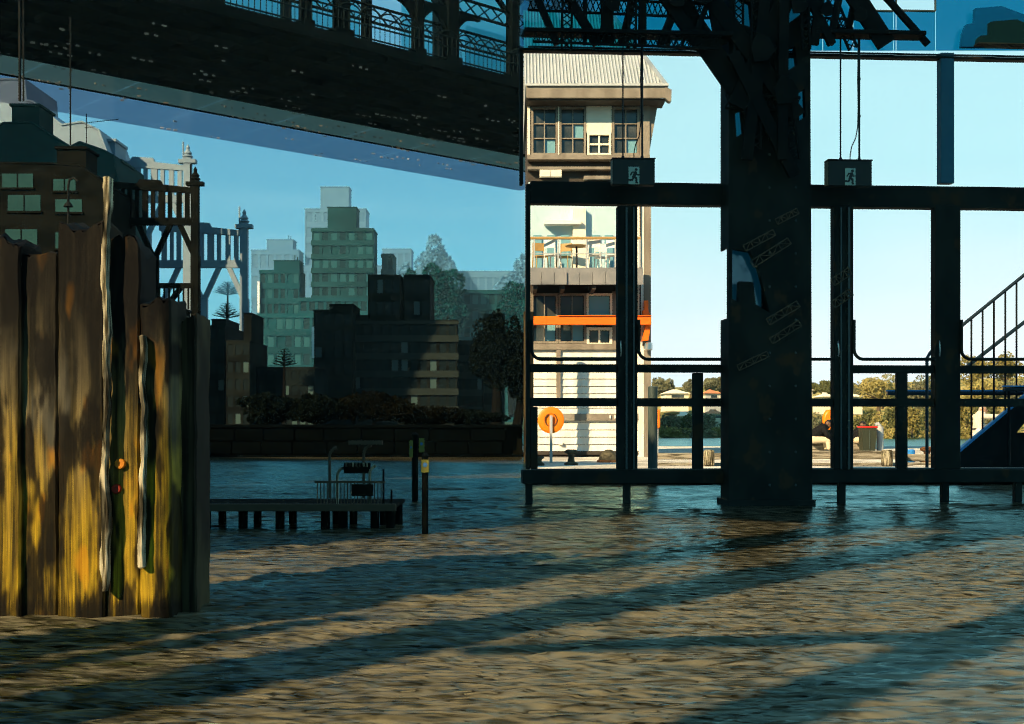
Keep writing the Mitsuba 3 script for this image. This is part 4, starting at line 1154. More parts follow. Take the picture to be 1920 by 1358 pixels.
def buoy_side(px0, px1, py0, py1, d, label):
    k = thing('lifebuoy_case', label, 'lifebuoy', 'orange lifebuoys on the quay')
    c = P((px0 + px1) / 2, (py0 + py1) / 2, d); rx, rz = L(px1 - px0, d) / 2, L(py1 - py0, d) / 2
    s = trimesh.creation.icosphere(3); s.vertices *= [rx, .14, rz]; s.vertices = np.sign(s.vertices) * np.minimum(np.abs(s.vertices), [rx, .1, rz * .92]); s.apply_translation(c)
    part(k, 'shell', s, 'm_orange_buoy', 40)
    part(k, 'face_label', MB().box(c[0] + .02, c[0] + .12, d - .135, d - .11, c[2] - .25, c[2] + .02), 'm_white')
    part(k, 'post', MB().box(c[0] + rx * .25, c[0] + rx * .75, d + .11, d + .17, Q, c[2] + rz * .5), 'm_black')


buoy_side(1542, 1568, 767, 808, 39.5, 'upright orange lifebuoy case behind the hunched sitting person')
bk = thing('lifebuoy_case', 'thin orange lifebuoy edge showing beside the grey post', 'lifebuoy', 'orange lifebuoys on the quay')
db = 36.0
part(bk, 'shell', cbox(X(1231, db), X(1238, db), db, db + .3, Z(803, db), Z(768, db), .03), 'm_orange_buoy')
part(bk, 'post', MB().box(X(1232, db), X(1235, db), db + .1, db + .16, Q, Z(803, db)), 'm_galv')
gp = thing('quay_post', 'thick grey green post standing close behind the windows', 'post')
d_ = 24.2
part(gp, 'shaft', MB().tube([[X(1224, d_), d_, Q], [X(1224, d_), d_, Z(727, d_)]], L(9, d_), 20), 'm_post_grey', 30)
part(gp, 'cap', MB().lathe([(L(9.6, d_), 0), (L(9.4, d_), .015), (L(6, d_), .025)], (X(1224, d_), d_, Z(727, d_)), 20), 'm_post_grey', 30)


def bollard(px, py_top, d, w, m, label):
    k = thing('bollard', label, 'bollard', 'mooring bollards on the quay')
    x = X(px, d); h = Z(py_top, d) - Q; r = L(w, d) / 2
    part(k, 'base', MB().lathe([(r * 1.0, 0), (r * 1.0, .05), (r * .62, .08)], (x, d, Q), 20), m, 30)
    part(k, 'neck', MB().lathe([(r * .55, .07), (r * .42, h * .5), (r * .5, h * .72)], (x, d, Q), 20), m, 30)
    part(k, 'head', MB().lathe([(r * .5, h * .70), (r * .95, h * .78), (r * .98, h * .9), (r * .6, h)], (x, d, Q), 20), m, 30)


bollard(1071, 843, 31.5, 26, 'm_bollard', 'squat mossy bollard before the cream wall, right of the round lifebuoy')
bollard(1012, 856, 31.0, 18, 'm_bollard', 'small low bollard at the foot of the round lifebuoy')
bollard(1738, 838, 33.0, 26, 'm_rust', 'rusty bollard beside the wide right hand mullion')
dm = 34.0
md = thing('mooring_buoy', 'round grey dome shape lying on the quay before the cream wall', 'buoy')
s = trimesh.creation.icosphere(3); s.vertices *= [L(19, dm), .3, L(24, dm)]; s.vertices[:, 2] = np.maximum(s.vertices[:, 2], 0); s.apply_translation([X(1141, dm), dm, Q + .002])
part(md, 'dome', s, 'm_bollard', 40)
part(md, 'rim', MB().lathe([(L(22, dm), 0), (L(22, dm), .05), (L(19, dm), .07)], (X(1141, dm), dm, Q), 20), 'm_rust', 30)
# timber kerb of the quay
kb = thing('timber_kerb', 'weathered timber beam edging the quay behind the windows', 'kerb')
for (a, b, d, y0, y1) in ((1500, 1700, 31.2, 846, 861), (1700, 1990, 31.6, 852, 866), (1225, 1356, 31.2, 850, 862)):
    part(kb, 'beam', cbox(X(a, d), X(b, d), d, d + .35, max(Q, Z(y1, d)), Z(y0, d), .02), 'm_log')
    part(kb, 'lower_beam', cbox(X(a, d) - .1, X(b, d) + .1, d - .22, d - .003, Q - .0, Q + .07, .02), 'm_log')
for (px, d) in ((1331, 30.6), (1666, 30.4)):
    solo('timber_block', cbox(X(px - 9, d), X(px + 9, d), d, d + .25, Q, Z(844, d), .03), 'm_house_cream' if False else 'm_batten', {1331: 'pale timber block left of the wide column', 1666: 'pale timber block between the two right hand windows'}[px], 'timber block', 'pale timber blocks on the quay')
# wheelie bin
wb = thing('wheelie_bin', 'dark green wheelie bin with a red lid on the quay', 'bin')
dw = 37.0; x0, x1 = X(1617, dw), X(1643, dw); zt = Z(803, dw)
v = [[x0 + .03, dw, Q + .06], [x1 - .03, dw, Q + .06], [x1 - .03, dw + .4, Q + .06], [x0 + .03, dw + .4, Q + .06], [x0, dw - .04, zt], [x1, dw - .04, zt], [x1, dw + .46, zt], [x0, dw + .46, zt]]
part(wb, 'body', MB().add(v, BOXF), 'm_bin')
part(wb, 'lid', cbox(x0 - .03, x1 + .03, dw - .08, dw + .5, zt + .002, zt + .06, .02), 'm_red')
for xx in (x0 + .02, x1 - .06):
    mm = trimesh.creation.cylinder(.09, .05, sections=16); mm.apply_transform(trimesh.transformations.rotation_matrix(math.pi / 2, [0, 1, 0])); mm.apply_translation([xx, dw + .42, Q + .092])
    part(wb, 'wheel', mm, 'm_black', 30)
part(wb, 'handle', MB().tube([[x0 + .05, dw + .52, zt - .03], [x1 - .05, dw + .52, zt - .03]], .015, 6), 'm_black', 40)
part(wb, 'seam', MB().box((x0 + x1) / 2 - .008, (x0 + x1) / 2 + .008, dw - .045, dw - .03, Q + .3, zt - .05), 'm_post_grey')
solo('standpipe', MB().tube([[X(1650, 37.4), 37.4, Q], [X(1650, 37.4), 37.4, Z(800, 37.4)]], .10, 12).tube([[X(1650, 37.4), 37.4, Z(800, 37.4)], [X(1646, 37.4), 37.4, Z(795, 37.4)], [X(1641, 37.4), 37.4, Z(797, 37.4)]], .06, 8), 'm_galv', 'pale grey standpipe right of the wheelie bin', 'standpipe', smooth=40)
cn = thing('drink_can', 'small blue and white can on the quay left of the rusty bollard', 'can')
part(cn, 'body', MB().lathe([(.09, 0), (.1, .02), (.1, .34), (.08, .37)], (X(1708, 32.6), 32.6, Q), 14), 'm_can', 30)
part(cn, 'stripe', MB().lathe([(.102, .12), (.102, .19)], (X(1708, 32.6), 32.6, Q), 14), 'm_white', 30)


# ------------------------------------------------------------------ people
import manifold3d as m3


def body(chains, refine=.035, it=8):
    """chains of (point, radius): hulls of neighbouring spheres, joined and smoothed into one surface"""
    acc = []
    for ch in chains:
        for (p, r), (q, s) in zip(ch[:-1], ch[1:]):
            a = m3.Manifold.sphere(r, 14).translate(list(map(float, p))); b = m3.Manifold.sphere(s, 14).translate(list(map(float, q)))
            acc.append(m3.Manifold.batch_hull([a, b]))
    u = m3.Manifold.batch_boolean(acc, m3.OpType.Add).refine_to_length(refine)
    ms = u.to_mesh(); t = trimesh.Trimesh(np.array(ms.vert_properties)[:, :3], np.array(ms.tri_verts))
    trimesh.smoothing.filter_taubin(t, iterations=it)
    return t


def hand(w, dirn, up, m, holder, nm='hand', s=1.0):
    w, dirn, up = (np.asarray(a, float) for a in (w, dirn, up)); dirn = dirn / np.linalg.norm(dirn)
    side = np.cross(dirn, up); side /= np.linalg.norm(side); up = np.cross(side, dirn)
    ch = [[(w, .026 * s), (w + dirn * .08 * s, .030 * s)]]
    for i, l in enumerate((.070, .082, .077, .060)):
        b = w + dirn * .085 * s + side * (i - 1.5) * .021 * s
        k = b + dirn * l * .55 * s
        ch.append([(w + dirn * .03 * s + side * (i - 1.5) * .012 * s, .014 * s), (b, .0105 * s), (k - up * .006 * s, .0095 * s), (k + dirn * l * .3 * s - up * .03 * s, .008 * s)])
    ch.append([(w + dirn * .02 * s, .016 * s), (w + dirn * .055 * s - side * .045 * s - up * .01 * s, .012 * s), (w + dirn * .09 * s - side * .055 * s - up * .025 * s, .0095 * s)])
    return part(holder, nm, body(ch, .012, 6), m, 50)


def head(c, face, up, r, skin, hair, holder, cap=None):
    """c: middle of the head; face: where it looks; a skull, jaw, nose, ears, eyes and hair"""
    c, face, up = (np.asarray(a, float) for a in (c, face, up)); face /= np.linalg.norm(face)
    side = np.cross(face, up); side /= np.linalg.norm(side); up = np.cross(side, face)
    g = [[(c + up * r * .22, r * .80), (c - up * r * .35 + face * r * .18, r * .58)], [(c + up * r * .1 - face * r * .2, r * .82), (c + up * r * .22 + face * r * .1, r * .78)],
         [(c - up * r * .75 - face * r * .1, r * .45), (c - up * r * 1.35 - face * r * .25, r * .48)],
         [(c + up * r * .12 + face * r * .80, r * .10), (c - up * r * .18 + face * r * .97, r * .15)], [(c - up * r * .52 + face * r * .68, r * .16), (c - up * r * .56 + face * r * .72, r * .14)]]
    for sd in (-1, 1): g.append([(c + side * sd * r * .80 + up * r * .1 - face * r * .1, r * .14), (c + side * sd * r * .86 - up * r * .18 - face * r * .1, r * .12)])
    h = part(holder, 'head', body(g, .02, 6), skin, 50)
    for sd in (-1, 1):
        e = trimesh.creation.icosphere(1, r * .10); e.apply_translation(c + up * r * .06 + face * r * .77 + side * sd * r * .30)
        part(h, 'eye', e, 'm_black', 40)
    part(h, 'hair', body([[(c + up * r * .38 - face * r * .14, r * .80), (c + up * r * .05 - face * r * .42, r * .68)], [(c + up * r * .55 + face * r * .15, r * .56), (c + up * r * .4 - face * r * .2, r * .76)]], .02, 6), hair, 50)
    return h


def sitting_person():
    d = 38.0; k = thing('person', 'person in a black jacket and beige trousers sitting hunched by the orange lifebuoy', 'person')
    q = lambda px, py, dd=0: P(px, py, d) + [0, dd, 0]
    hip, sh, nk = q(1524, 822), q(1543, 803), q(1549, 801)
    part(k, 'jacket', body([[(hip + [0, 0, .03], .15), (q(1532, 811), .165), (sh, .15)], [(sh + [0, -.12, 0], .085), (q(1547, 816, -.2), .062), (q(1553, 823, -.14), .05)], [(sh + [0, .14, 0], .085), (q(1548, 816, .2), .062), (q(1554, 822, .14), .05)], [(sh, .12), (nk, .09)]]), 'm_jacket', 50)
    part(k, 'trousers', body([[(hip + [0, -.09, -.04], .115), (q(1550, 825, -.12), .08), (q(1552, 840, -.12), .058)], [(hip + [0, .09, -.04], .115), (q(1549, 825, .13), .08), (q(1550, 840, .13), .058)], [(hip + [0, -.08, -.03], .12), (hip + [0, .08, -.03], .12)]]), 'm_beige', 50)
    for s in (-.12, .13):
        f = q(1552, 842, s); f[2] = Q + .05
        part(k, 'shoe', body([[(f, .05), (f + [.15, -.02, -.012], .036)]], .03), 'm_black', 50)
        hand(q(1553, 823, s), [.7, 0, -.7], [.7, 0, .7], 'm_skin_dark', k)
    head(q(1553.5, 795.5), [.75, -.25, -.6], [.6, 0, .8], .115, 'm_skin_dark', 'm_hair', k)
    return k


sitting_person()
sd_ = thing('bench_log', 'low timber log seat under the sitting people', 'log seat')
part(sd_, 'beam', cbox(X(1512, 38.3), X(1622, 38.3), 38.2, 38.6, Q, Z(827.5, 38.0), .03), 'm_log')


def second_sitter():
    d = 38.1; k = thing('person', 'person in black leaning forward, mostly hidden behind the wheelie bin', 'person')
    q = lambda px, py, dd=0: P(px, py, d) + [0, dd, 0]
    hip, sh = q(1606, 822), q(1613, 806)
    part(k, 'jacket', body([[(hip + [0, 0, .03], .15), (q(1609, 813), .17), (sh, .14)], [(sh + [0, -.13, 0], .08), (q(1622, 820, -.18), .055)], [(sh + [0, .13, 0], .08), (q(1622, 820, .18), .055)]]), 'm_jacket', 50)
    part(k, 'trousers', body([[(hip + [0, -.08, -.04], .11), (q(1628, 826, -.12), .08), (q(1630, 841, -.12), .055)], [(hip + [0, .08, -.04], .11), (q(1628, 826, .12), .08), (q(1629, 841, .12), .055)]]), 'm_beige', 50)
    for s in (-.12, .12):
        f = q(1630, 842, s); f[2] = Q + .05
        part(k, 'shoe', body([[(f, .05), (f + [.15, 0, -.012], .036)]], .03), 'm_black', 50)
        hand(q(1622, 820, s * 1.5), [.7, 0, -.6], [.6, 0, .7], 'm_skin_dark', k)
    head(q(1617, 798), [.8, -.1, -.5], [.5, 0, .85], .112, 'm_skin_dark', 'm_hair', k)


second_sitter()


def standing_person():
    d = 36.5; k = thing('person', 'standing person in a pale shirt and white trousers reaching for the stair rail', 'person')
    q = lambda px, py, dd=0: P(px, py, d) + [0, dd, 0]
    part(k, 'shirt', body([[(q(1835, 804, -.06), .135), (q(1834, 790), .15), (q(1839, 779), .15), (q(1842, 776), .09)], [(q(1834, 804, .06), .135), (q(1838, 780, .05), .14)],
                           [(q(1845, 781, -.16), .075), (q(1860, 781, -.22), .062), (q(1876, 780, -.2), .045)], [(q(1832, 781, .16), .075), (q(1838, 794, .2), .06), (q(1850, 798, .12), .045)]]), 'm_shirt', 50)
    part(k, 'trousers', body([[(q(1834, 806, -.07), .125), (q(1836, 832, -.09), .085), (np.array([X(1835, d), d - .09, Q + .12]), .06)], [(q(1833, 806, .07), .125), (q(1830, 832, .09), .085), (np.array([X(1827, d), d + .09, Q + .12]), .06)], [(q(1834, 806, -.07), .125), (q(1833, 806, .07), .125)]]), 'm_trousers', 50)
    part(k, 'belt', MB().lathe([(.165, -.02), (.17, 0), (.165, .02)], q(1834, 804.5), 20), 'm_black', 30)
    for x, s in ((1835, -.09), (1827, .09)):
        f = np.array([X(x, d), d + s, Q + .05])
        part(k, 'shoe', body([[(f, .05), (f + [.16, -.03, -.012], .036)]], .03), 'm_black', 50)
    hand(q(1876, 780, -.2), [1, 0, -.05], [0, 0, 1], 'm_skin', k); hand(q(1850, 798, .12), [1, -.2, -.1], [0, 0, 1], 'm_skin', k)
    head(q(1843, 769.5), [.9, -.35, 0], [0, 0, 1], .115, 'm_skin', 'm_hair_grey', k)


standing_person()

# ------------------------------------------------------------------ stair at the right
st = thing('steel_stair', 'dark blue steel stair with sloping handrails climbing to the right', 'stair')
ds0, ds1 = 24.3, 25.6
sx = lambda px, d=24.3: X(px, d)
sz = lambda py: Z(py, ds0)
pu = lambda px, py, d: np.array([sx(px), d, sz(py)])
for d in (ds0, ds1):
    m = MB()
    g = [(1798, Q), (1798, sz(848)), (1935, sz(733)), (2010, sz(670)), (2010, sz(712)), (1935, sz(776)), (1840, Q)]
    part(st, 'stringer', m.poly([(sx(a, d), b) for a, b in g], d, d + .05), 'm_stair')
    part(st, 'stringer_edge', MB().bar([sx(1798, d), d + .02, sz(846)], [sx(2010, d), d + .02, sz(668)], .11, .05), 'm_blue_edge')
for i in range(13):
    px = 1808 + i * 15.5; py = 852 - i * 13.1
    v = [[sx(px, ds0), ds0 + .052, sz(py) - .03], [sx(px + 24, ds0), ds0 + .052, sz(py) - .03], [sx(px + 24, ds1), ds1 - .002, sz(py) - .03], [sx(px, ds1), ds1 - .002, sz(py) - .03]]
    part(st, 'tread', MB().add(v + [[a, b, c + .03] for a, b, c in v], BOXF), 'm_stair')
hr = lambda px, off=0: 612 - (px - 1802) * .812 + off
part(st, 'handrail', MB().tube([[sx(1738), ds0, sz(880)], [sx(1738), ds0, sz(672)], [sx(1744), ds0, sz(662)], [sx(1802), ds0, sz(612)], [sx(2010), ds0, sz(612 - 208 * .812)]], .032, 8), 'm_blue_rail', 40)
part(st, 'handrail', MB().tube([[sx(1815, ds1), ds1, sz(680)], [sx(1930, ds1), ds1, sz(586)], [sx(2010, ds1), ds1, sz(520)]], .038, 8), 'm_blue_rail', 40)
for px in np.arange(1822, 2000, 21.2):
    yb_ = 846 - (px - 1798) * .84
    part(st, 'baluster', MB().tube([[sx(px), ds0 + .02, sz(yb_)], [sx(px), ds0 + .02, sz(hr(px))]], .018, 6), 'm_stair', 40)
part(st, 'level_rail', MB().tube([[sx(1672), ds0 + .3, sz(737)], [sx(1990), ds0 + .3, sz(736)]], .042, 8), 'm_blue_rail', 40)
part(st, 'level_rail_top', MB().box(sx(1670), sx(1990), ds0 + .27, ds0 + .33, sz(733.2), sz(730.8)), 'm_blue_edge')
part(st, 'level_rail', MB().tube([[sx(1872), ds0 - .25, sz(731)], [sx(1990), ds0 - .25, sz(729)]], .042, 8), 'm_blue_rail', 40)
part(st, 'level_rail_top', MB().box(sx(1870), sx(1990), ds0 - .29, ds0 - .21, sz(726.5), sz(723.8)), 'm_blue_edge')
for px in (1884, 1915):
    part(st, 'post', MB().tube([[sx(px), ds0 - .2, Q], [sx(px), ds0 - .2, sz(728)]], .028, 8), 'm_stair', 40)
part(st, 'landing_plate', MB().box(sx(1925, ds1), sx(2010), ds0 + .055, ds1 - .005, sz(745), sz(741)), 'm_stair')
part(st, 'back_panel', MB().box(sx(1850, ds1), sx(2010, ds1), ds1 + .06, ds1 + .08, Q, sz(812)), 'm_stair')

# ------------------------------------------------------------------ hill trees and houses
hill_trees = []
spec = [  # px, top, width, depth, leaf, look
    (1243, 703, 52, 190, 'm_leaf_grey', 'grey green tree just right of the boathouse corner'),
    (1278, 728, 34, 175, 'm_leaf_green', 'small dark green tree right of the grey post'),
    (1296, 712, 30, 200, 'm_leaf_grey', 'grey tree left of the thin rail post in the second window'),
    (1332, 706, 44, 205, 'm_leaf_grey', 'round grey green tree above the orange roofed house'),
    (1350, 703, 16, 205, 'm_leaf_grey', 'slim tree beside the left edge of the wide column'),
    (1520, 716, 44, 210, 'm_leaf_green', 'low dark tree right of the wide column'),
    (1548, 713, 40, 205, 'm_leaf_green', 'round dark green tree in the narrow window'),
    (1604, 716, 26, 190, 'm_leaf_grey', 'small grey tree beside the thin mullion'),
    (1652, 700, 84, 150, 'm_leaf_olive_pale', 'broad sunlit olive tree in the right middle window'),
    (1716, 697, 66, 160, 'm_leaf_grey', 'grey tree behind the stair rail start'),
    (1745, 700, 52, 165, 'm_leaf_green', 'dark green tree left of the wide mullion'),
    (1826, 654, 58, 170, 'm_leaf_olive', 'tall flat topped tree behind the left of the stair'),
    (1884, 656, 70, 172, 'm_leaf_olive', 'tall spreading tree in the middle of the stair'),
    (1840, 700, 84, 140, 'm_leaf_olive_pale', 'sunlit pale tree under the tall ones by the stair'),
    (1900, 704, 84, 140, 'm_leaf_grey', 'grey olive tree near the right edge behind the stair'),
    (1950, 660, 80, 160, 'm_leaf_olive', 'olive tree at the right edge of the frame'),
]
for i, (px, yt, w, d, lf, lb) in enumerate(spec):
    gz = ground_z(X(px, d), d)
    tree(px, yt, 0, w, d, lf, lb, n=2400, leaf=L(2.9, d), base=gz - .2, frac=.8 if d > 150 and yt > 690 else .6, flat=.8, group='trees on the sunlit hill')
lows = [(1255, 775, 44, 128, 'm_leaf_grey'), (1290, 772, 46, 130, 'm_leaf_green'), (1328, 775, 44, 130, 'm_leaf_grey'), (1262, 798, 52, 122, 'm_leaf_olive'), (1310, 800, 54, 122, 'm_leaf_grey'), (1350, 798, 40, 124, 'm_leaf_olive'),
        (1524, 776, 40, 126, 'm_leaf_grey'), (1552, 772, 46, 128, 'm_leaf_green'), (1622, 764, 46, 124, 'm_leaf_green'), (1650, 772, 40, 120, 'm_leaf_olive_pale'), (1678, 758, 44, 125, 'm_leaf_green'), (1712, 762, 40, 120, 'm_leaf_olive'),
        (1742, 768, 34, 126, 'm_leaf_green'), (1672, 796, 36, 112, 'm_leaf_olive_pale'), (1812, 740, 40, 122, 'm_leaf_olive'), (1848, 746, 44, 122, 'm_leaf_green'), (1892, 745, 50, 122, 'm_leaf_olive_pale'), (1814, 795, 34, 110, 'm_leaf_olive'), (1860, 790, 50, 112, 'm_leaf_grey')]
where = ['in the window right of the boathouse', 'under the tree right of the boathouse', 'below the orange roof', 'at the water right of the grey post', 'at the water in the second window', 'at the water beside the wide column', 'in the narrow window behind the lifebuoy', 'in the narrow window above the sitter',
         'behind the wheelie bin', 'above the red lid', 'left of the short rail post', 'right of the short rail post', 'beside the wide mullion', 'right of the standpipe', 'behind the start of the stair', 'left of the standing person', 'behind the top of the stair', 'at the foot of the stair', 'behind the standing person']
for (px, yt, w, d, lf), wh in zip(lows, where):
    gz = ground_z(X(px, d), d)
    k = thing('shrub', {'m_leaf_grey': 'grey green', 'm_leaf_green': 'dark green', 'm_leaf_olive': 'olive', 'm_leaf_olive_pale': 'pale olive'}[lf] + ' shrub ' + wh, 'shrub', 'shrubs on the sunlit hill')
    zt = Z(yt, d); rx = L(w, d) / 2 * 1.2; rz = max((zt - gz) / 2, 1)
    sdn = R.randrange(10 ** 6)
    part(k, 'stems', trunk([X(px, d), d, gz - .2], [X(px, d), d, zt - rz * .6], .12, sdn, 4, rx * .5), 'm_bark', 40)
    part(k, 'crown', crown([X(px, d), d, zt - rz], [rx, rx * .8, rz], 2000, L(2.8, d), 16, sdn), lf)
for (px, py, w, h, d, roof, lb) in ((1338, 738, 30, 16, 165, True, 'cream house with an orange tile roof by the wide column'), (1270, 738, 42, 12, 168, False, 'long cream house behind the grey post'), (1513, 732, 20, 22, 180, False, 'white gabled house right of the wide column'),
                                    (1600, 744, 34, 12, 170, False, 'white house behind the thin mullion'), (1556, 744, 24, 12, 172, False, 'small pale house in the narrow window'), (1290, 780, 24, 9, 140, False, 'small white house low on the hill in the second window'), (1345, 776, 30, 10, 140, True, 'orange roofed house lower on the hill by the wide column')):
    k = thing('hill_house', lb, 'house', 'houses on the hill')
    x0, x1, z0, z1 = X(px - w / 2, d), X(px + w / 2, d), Z(py + h, d) - 1.5, Z(py, d)
    part(k, 'wall', MB().box(x0, x1, d, d + 6, z0, z1), 'm_house_cream')
    part(k, 'roof', MB().add([[x0 - .3, d - .4, z1], [x1 + .3, d - .4, z1], [x1 + .3, d + 6.4, z1], [x0 - .3, d + 6.4, z1], [x0 + 1.2, d + 3, z1 + L(9, d)], [x1 - 1.2, d + 3, z1 + L(9, d)]], [[0, 1, 5], [0, 5, 4], [1, 2, 5], [2, 3, 4], [2, 4, 5], [3, 0, 4], [0, 2, 1], [0, 3, 2]]), 'm_roof_tile' if roof else 'm_house_cream')
    for a in np.linspace(x0 + .7, x1 - 1.2, max(2, int(w / 9))):
        part(k, 'window', MB().box(a, a + .6, d - .06, d - .01, z1 - L(8, d), z1 - L(3, d)), 'm_pane_dark')

# ------------------------------------------------------------------ timber dolphin at the left
dl = thing('mooring_dolphin', 'cluster of tall weathered golden timber piles standing in the water at the left', 'mooring dolphin')
DP = 7.1


def timber(px0, px1, py_top, d, m, seed, label=None):
    x0, x1, zt = X(px0, d), X(px1, d), Z(py_top, d)
    t = cbox(x0, x1, d, d + .34, -.35, zt, .012).mesh().subdivide_to_size(.05)
    t = jitter(t, .010, 3.1 + seed)
    v = t.vertices.copy()                                             # split and rotted heads
    up = np.clip((v[:, 2] - (zt - .5)) / .5, 0, 1)
    v[:, 2] -= up ** 2 * .22 * np.clip(meshkit.fbm(v * [16, 3, 0] + seed * 9) - .30, 0, 1)
    t.vertices = v
    return part(dl, 'pile', t, m, 35, label)


for i, (a, b, t, dd, m, lb) in enumerate(((-60, 38, 430, 7.06, 'm_timber', 'golden pile cut by the left edge of the frame'), (38.6, 108, 462, 7.10, 'm_timber', None), (108.6, 196, 400, 7.06, 'm_timber', None), (196.6, 262, 440, 7.09, 'm_timber', None),
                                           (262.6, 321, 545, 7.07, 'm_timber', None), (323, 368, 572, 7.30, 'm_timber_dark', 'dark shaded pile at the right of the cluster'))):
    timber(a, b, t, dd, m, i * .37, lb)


def batten(px0, px1, py0, py1, d, seed, label):
    t = cbox(X(px0, d), X(px1, d), d, d + .07, Z(py1, d), Z(py0, d), .006).mesh().subdivide_to_size(.03)
    v = t.vertices; f = meshkit.fbm(np.stack([v[:, 2] * 2.6 + seed, v[:, 2] * 0, v[:, 2] * 0], 1)) - .5
    g = meshkit.fbm(np.stack([v[:, 2] * 7 + seed, v[:, 0] * 40, v[:, 2] * 0], 1)) - .5
    c = v[:, 0].mean(); v = v.copy(); v[:, 0] = c + (v[:, 0] - c) * (.8 + 2.2 * g) + .03 * f; v[:, 1] += .01 * g
    part(dl, 'batten', trimesh.Trimesh(v, t.faces, process=False), 'm_batten', 35, label)


batten(190, 203, 330, 1110, 7.0, 1.0, 'pale split batten running up the middle of the piles')
batten(260, 270, 628, 1066, 7.01, 5.0, 'shorter pale batten right of the long one')
mat('m_reflector_orange', (0.42, 0.15, 0.01), 0.6, 0.2)
mat('m_reflector_red', (0.22, 0.02, 0.008), 0.6, 0.2)
for (px, py, r, m, lb) in ((225, 870, 10, 'm_reflector_orange', 'round orange reflector on the piles'), (218, 917, 9, 'm_reflector_red', 'round red reflector below the orange one')):
    mm = MB().lathe([(L(r, 7), -.03), (L(r, 7), .004), (L(r * .85, 7), .009), (L(r * .45, 7), .009), (L(r * .4, 7), .004), (L(r * .1, 7), .004)], (0, 0, 0), 20).mesh()
    mm.apply_transform(trimesh.transformations.rotation_matrix(math.pi / 2, [1, 0, 0])); mm.apply_translation(P(px, py, 7.075))
    part(dl, 'reflector', mm, m, 30, lb)

# ------------------------------------------------------------------ jetty and sign posts
mat('m_jetty', speckle((0.002, 0.004, 0.004), (0.007, 0.008, 0.006), 6, 6, 6), 0.9, 0.03)
jt = thing('jetty', 'small dark jetty with a railing and a hooped gate on the water left of centre', 'jetty')
dj = 13.0
jx = lambda px: X(px, dj)
jz = lambda py: Z(py, dj)
for i, a in enumerate(np.arange(330, 742, 26.0)):
    part(jt, 'deck_plank', cbox(jx(a), jx(a + 25), dj - .05, dj + .9, jz(952), jz(945), .004), 'm_jetty')
part(jt, 'edge_beam', cbox(jx(326), jx(744), dj - .10, dj - .053, jz(958), jz(944), .006), 'm_lacing')
for px in (606, 640, 700, 730, 450, 520, 380):
    part(jt, 'pile', MB().tube([[jx(px), dj + .15, -.2], [jx(px), dj + .15, jz(953)]], L(9, dj), 10), 'm_jetty', 40)
    part(jt, 'pile', MB().tube([[jx(px) + .03, dj + .75, -.2], [jx(px) + .03, dj + .75, jz(953)]], L(8, dj), 10), 'm_jetty', 40)
for px in np.arange(594, 716, 6.3):
    part(jt, 'baluster', MB().box(jx(px), jx(px + 1.7), dj, dj + .012, jz(945), jz(905)), 'm_lacing')
part(jt, 'top_rail', MB().box(jx(590), jx(722), dj - .012, dj + .02, jz(906), jz(902)), 'm_lacing')
part(jt, 'notice_panel', MB().box(jx(660), jx(700), dj - .03, dj - .015, jz(930), jz(908)), 'm_jetty')
for (px, yt) in ((636, 878), (697, 874)):
    a = np.linspace(0, math.pi / 2, 7)
    pts = [[jx(px - 4), dj + .02, jz(945)], [jx(px - 4), dj + .02, jz(yt + 16)]] + [[jx(px - 4 + 12 * (1 - math.cos(t))), dj + .02, jz(yt + 16 - 16 * math.sin(t))] for t in a[1:]]
    part(jt, 'hoop', MB().tube(pts, L(2.6, dj), 8), 'm_batten', 40)
for (px, yt, d2) in ((622, 840, dj + .85), (686, 836, dj + .85)):
    a = np.linspace(0, math.pi / 2, 7)
    pts = [[X(px - 4, d2), d2, Z(934, d2)], [X(px - 4, d2), d2, Z(yt + 18, d2)]] + [[X(px - 4 + 14 * (1 - math.cos(t)), d2), d2, Z(yt + 18 - 18 * math.sin(t), d2)] for t in a[1:]]
    part(jt, 'hoop', MB().tube(pts, L(2.8, d2), 8), 'm_lacing', 40)
part(jt, 'gate_beam', MB().box(jx(634), jx(702), dj + .80, dj + .86, jz(836), jz(828)), 'm_lacing')
part(jt, 'gate_board', MB().box(jx(644), jx(694), dj + .02, dj + .05, jz(888), jz(868)), 'm_jetty')
for px in np.arange(647, 692, 6.5):
    part(jt, 'gate_stud', MB().box(jx(px), jx(px + 3.5), dj, dj + .018, jz(876), jz(868)), 'm_batten')
part(jt, 'end_post', MB().tube([[jx(719), dj, jz(945)], [jx(719), dj, jz(880)]], L(2, dj), 8), 'm_jetty', 40)
part(jt, 'end_post', MB().tube([[jx(734), dj, jz(945)], [jx(734), dj, jz(918)]], L(2, dj), 8), 'm_jetty', 40)
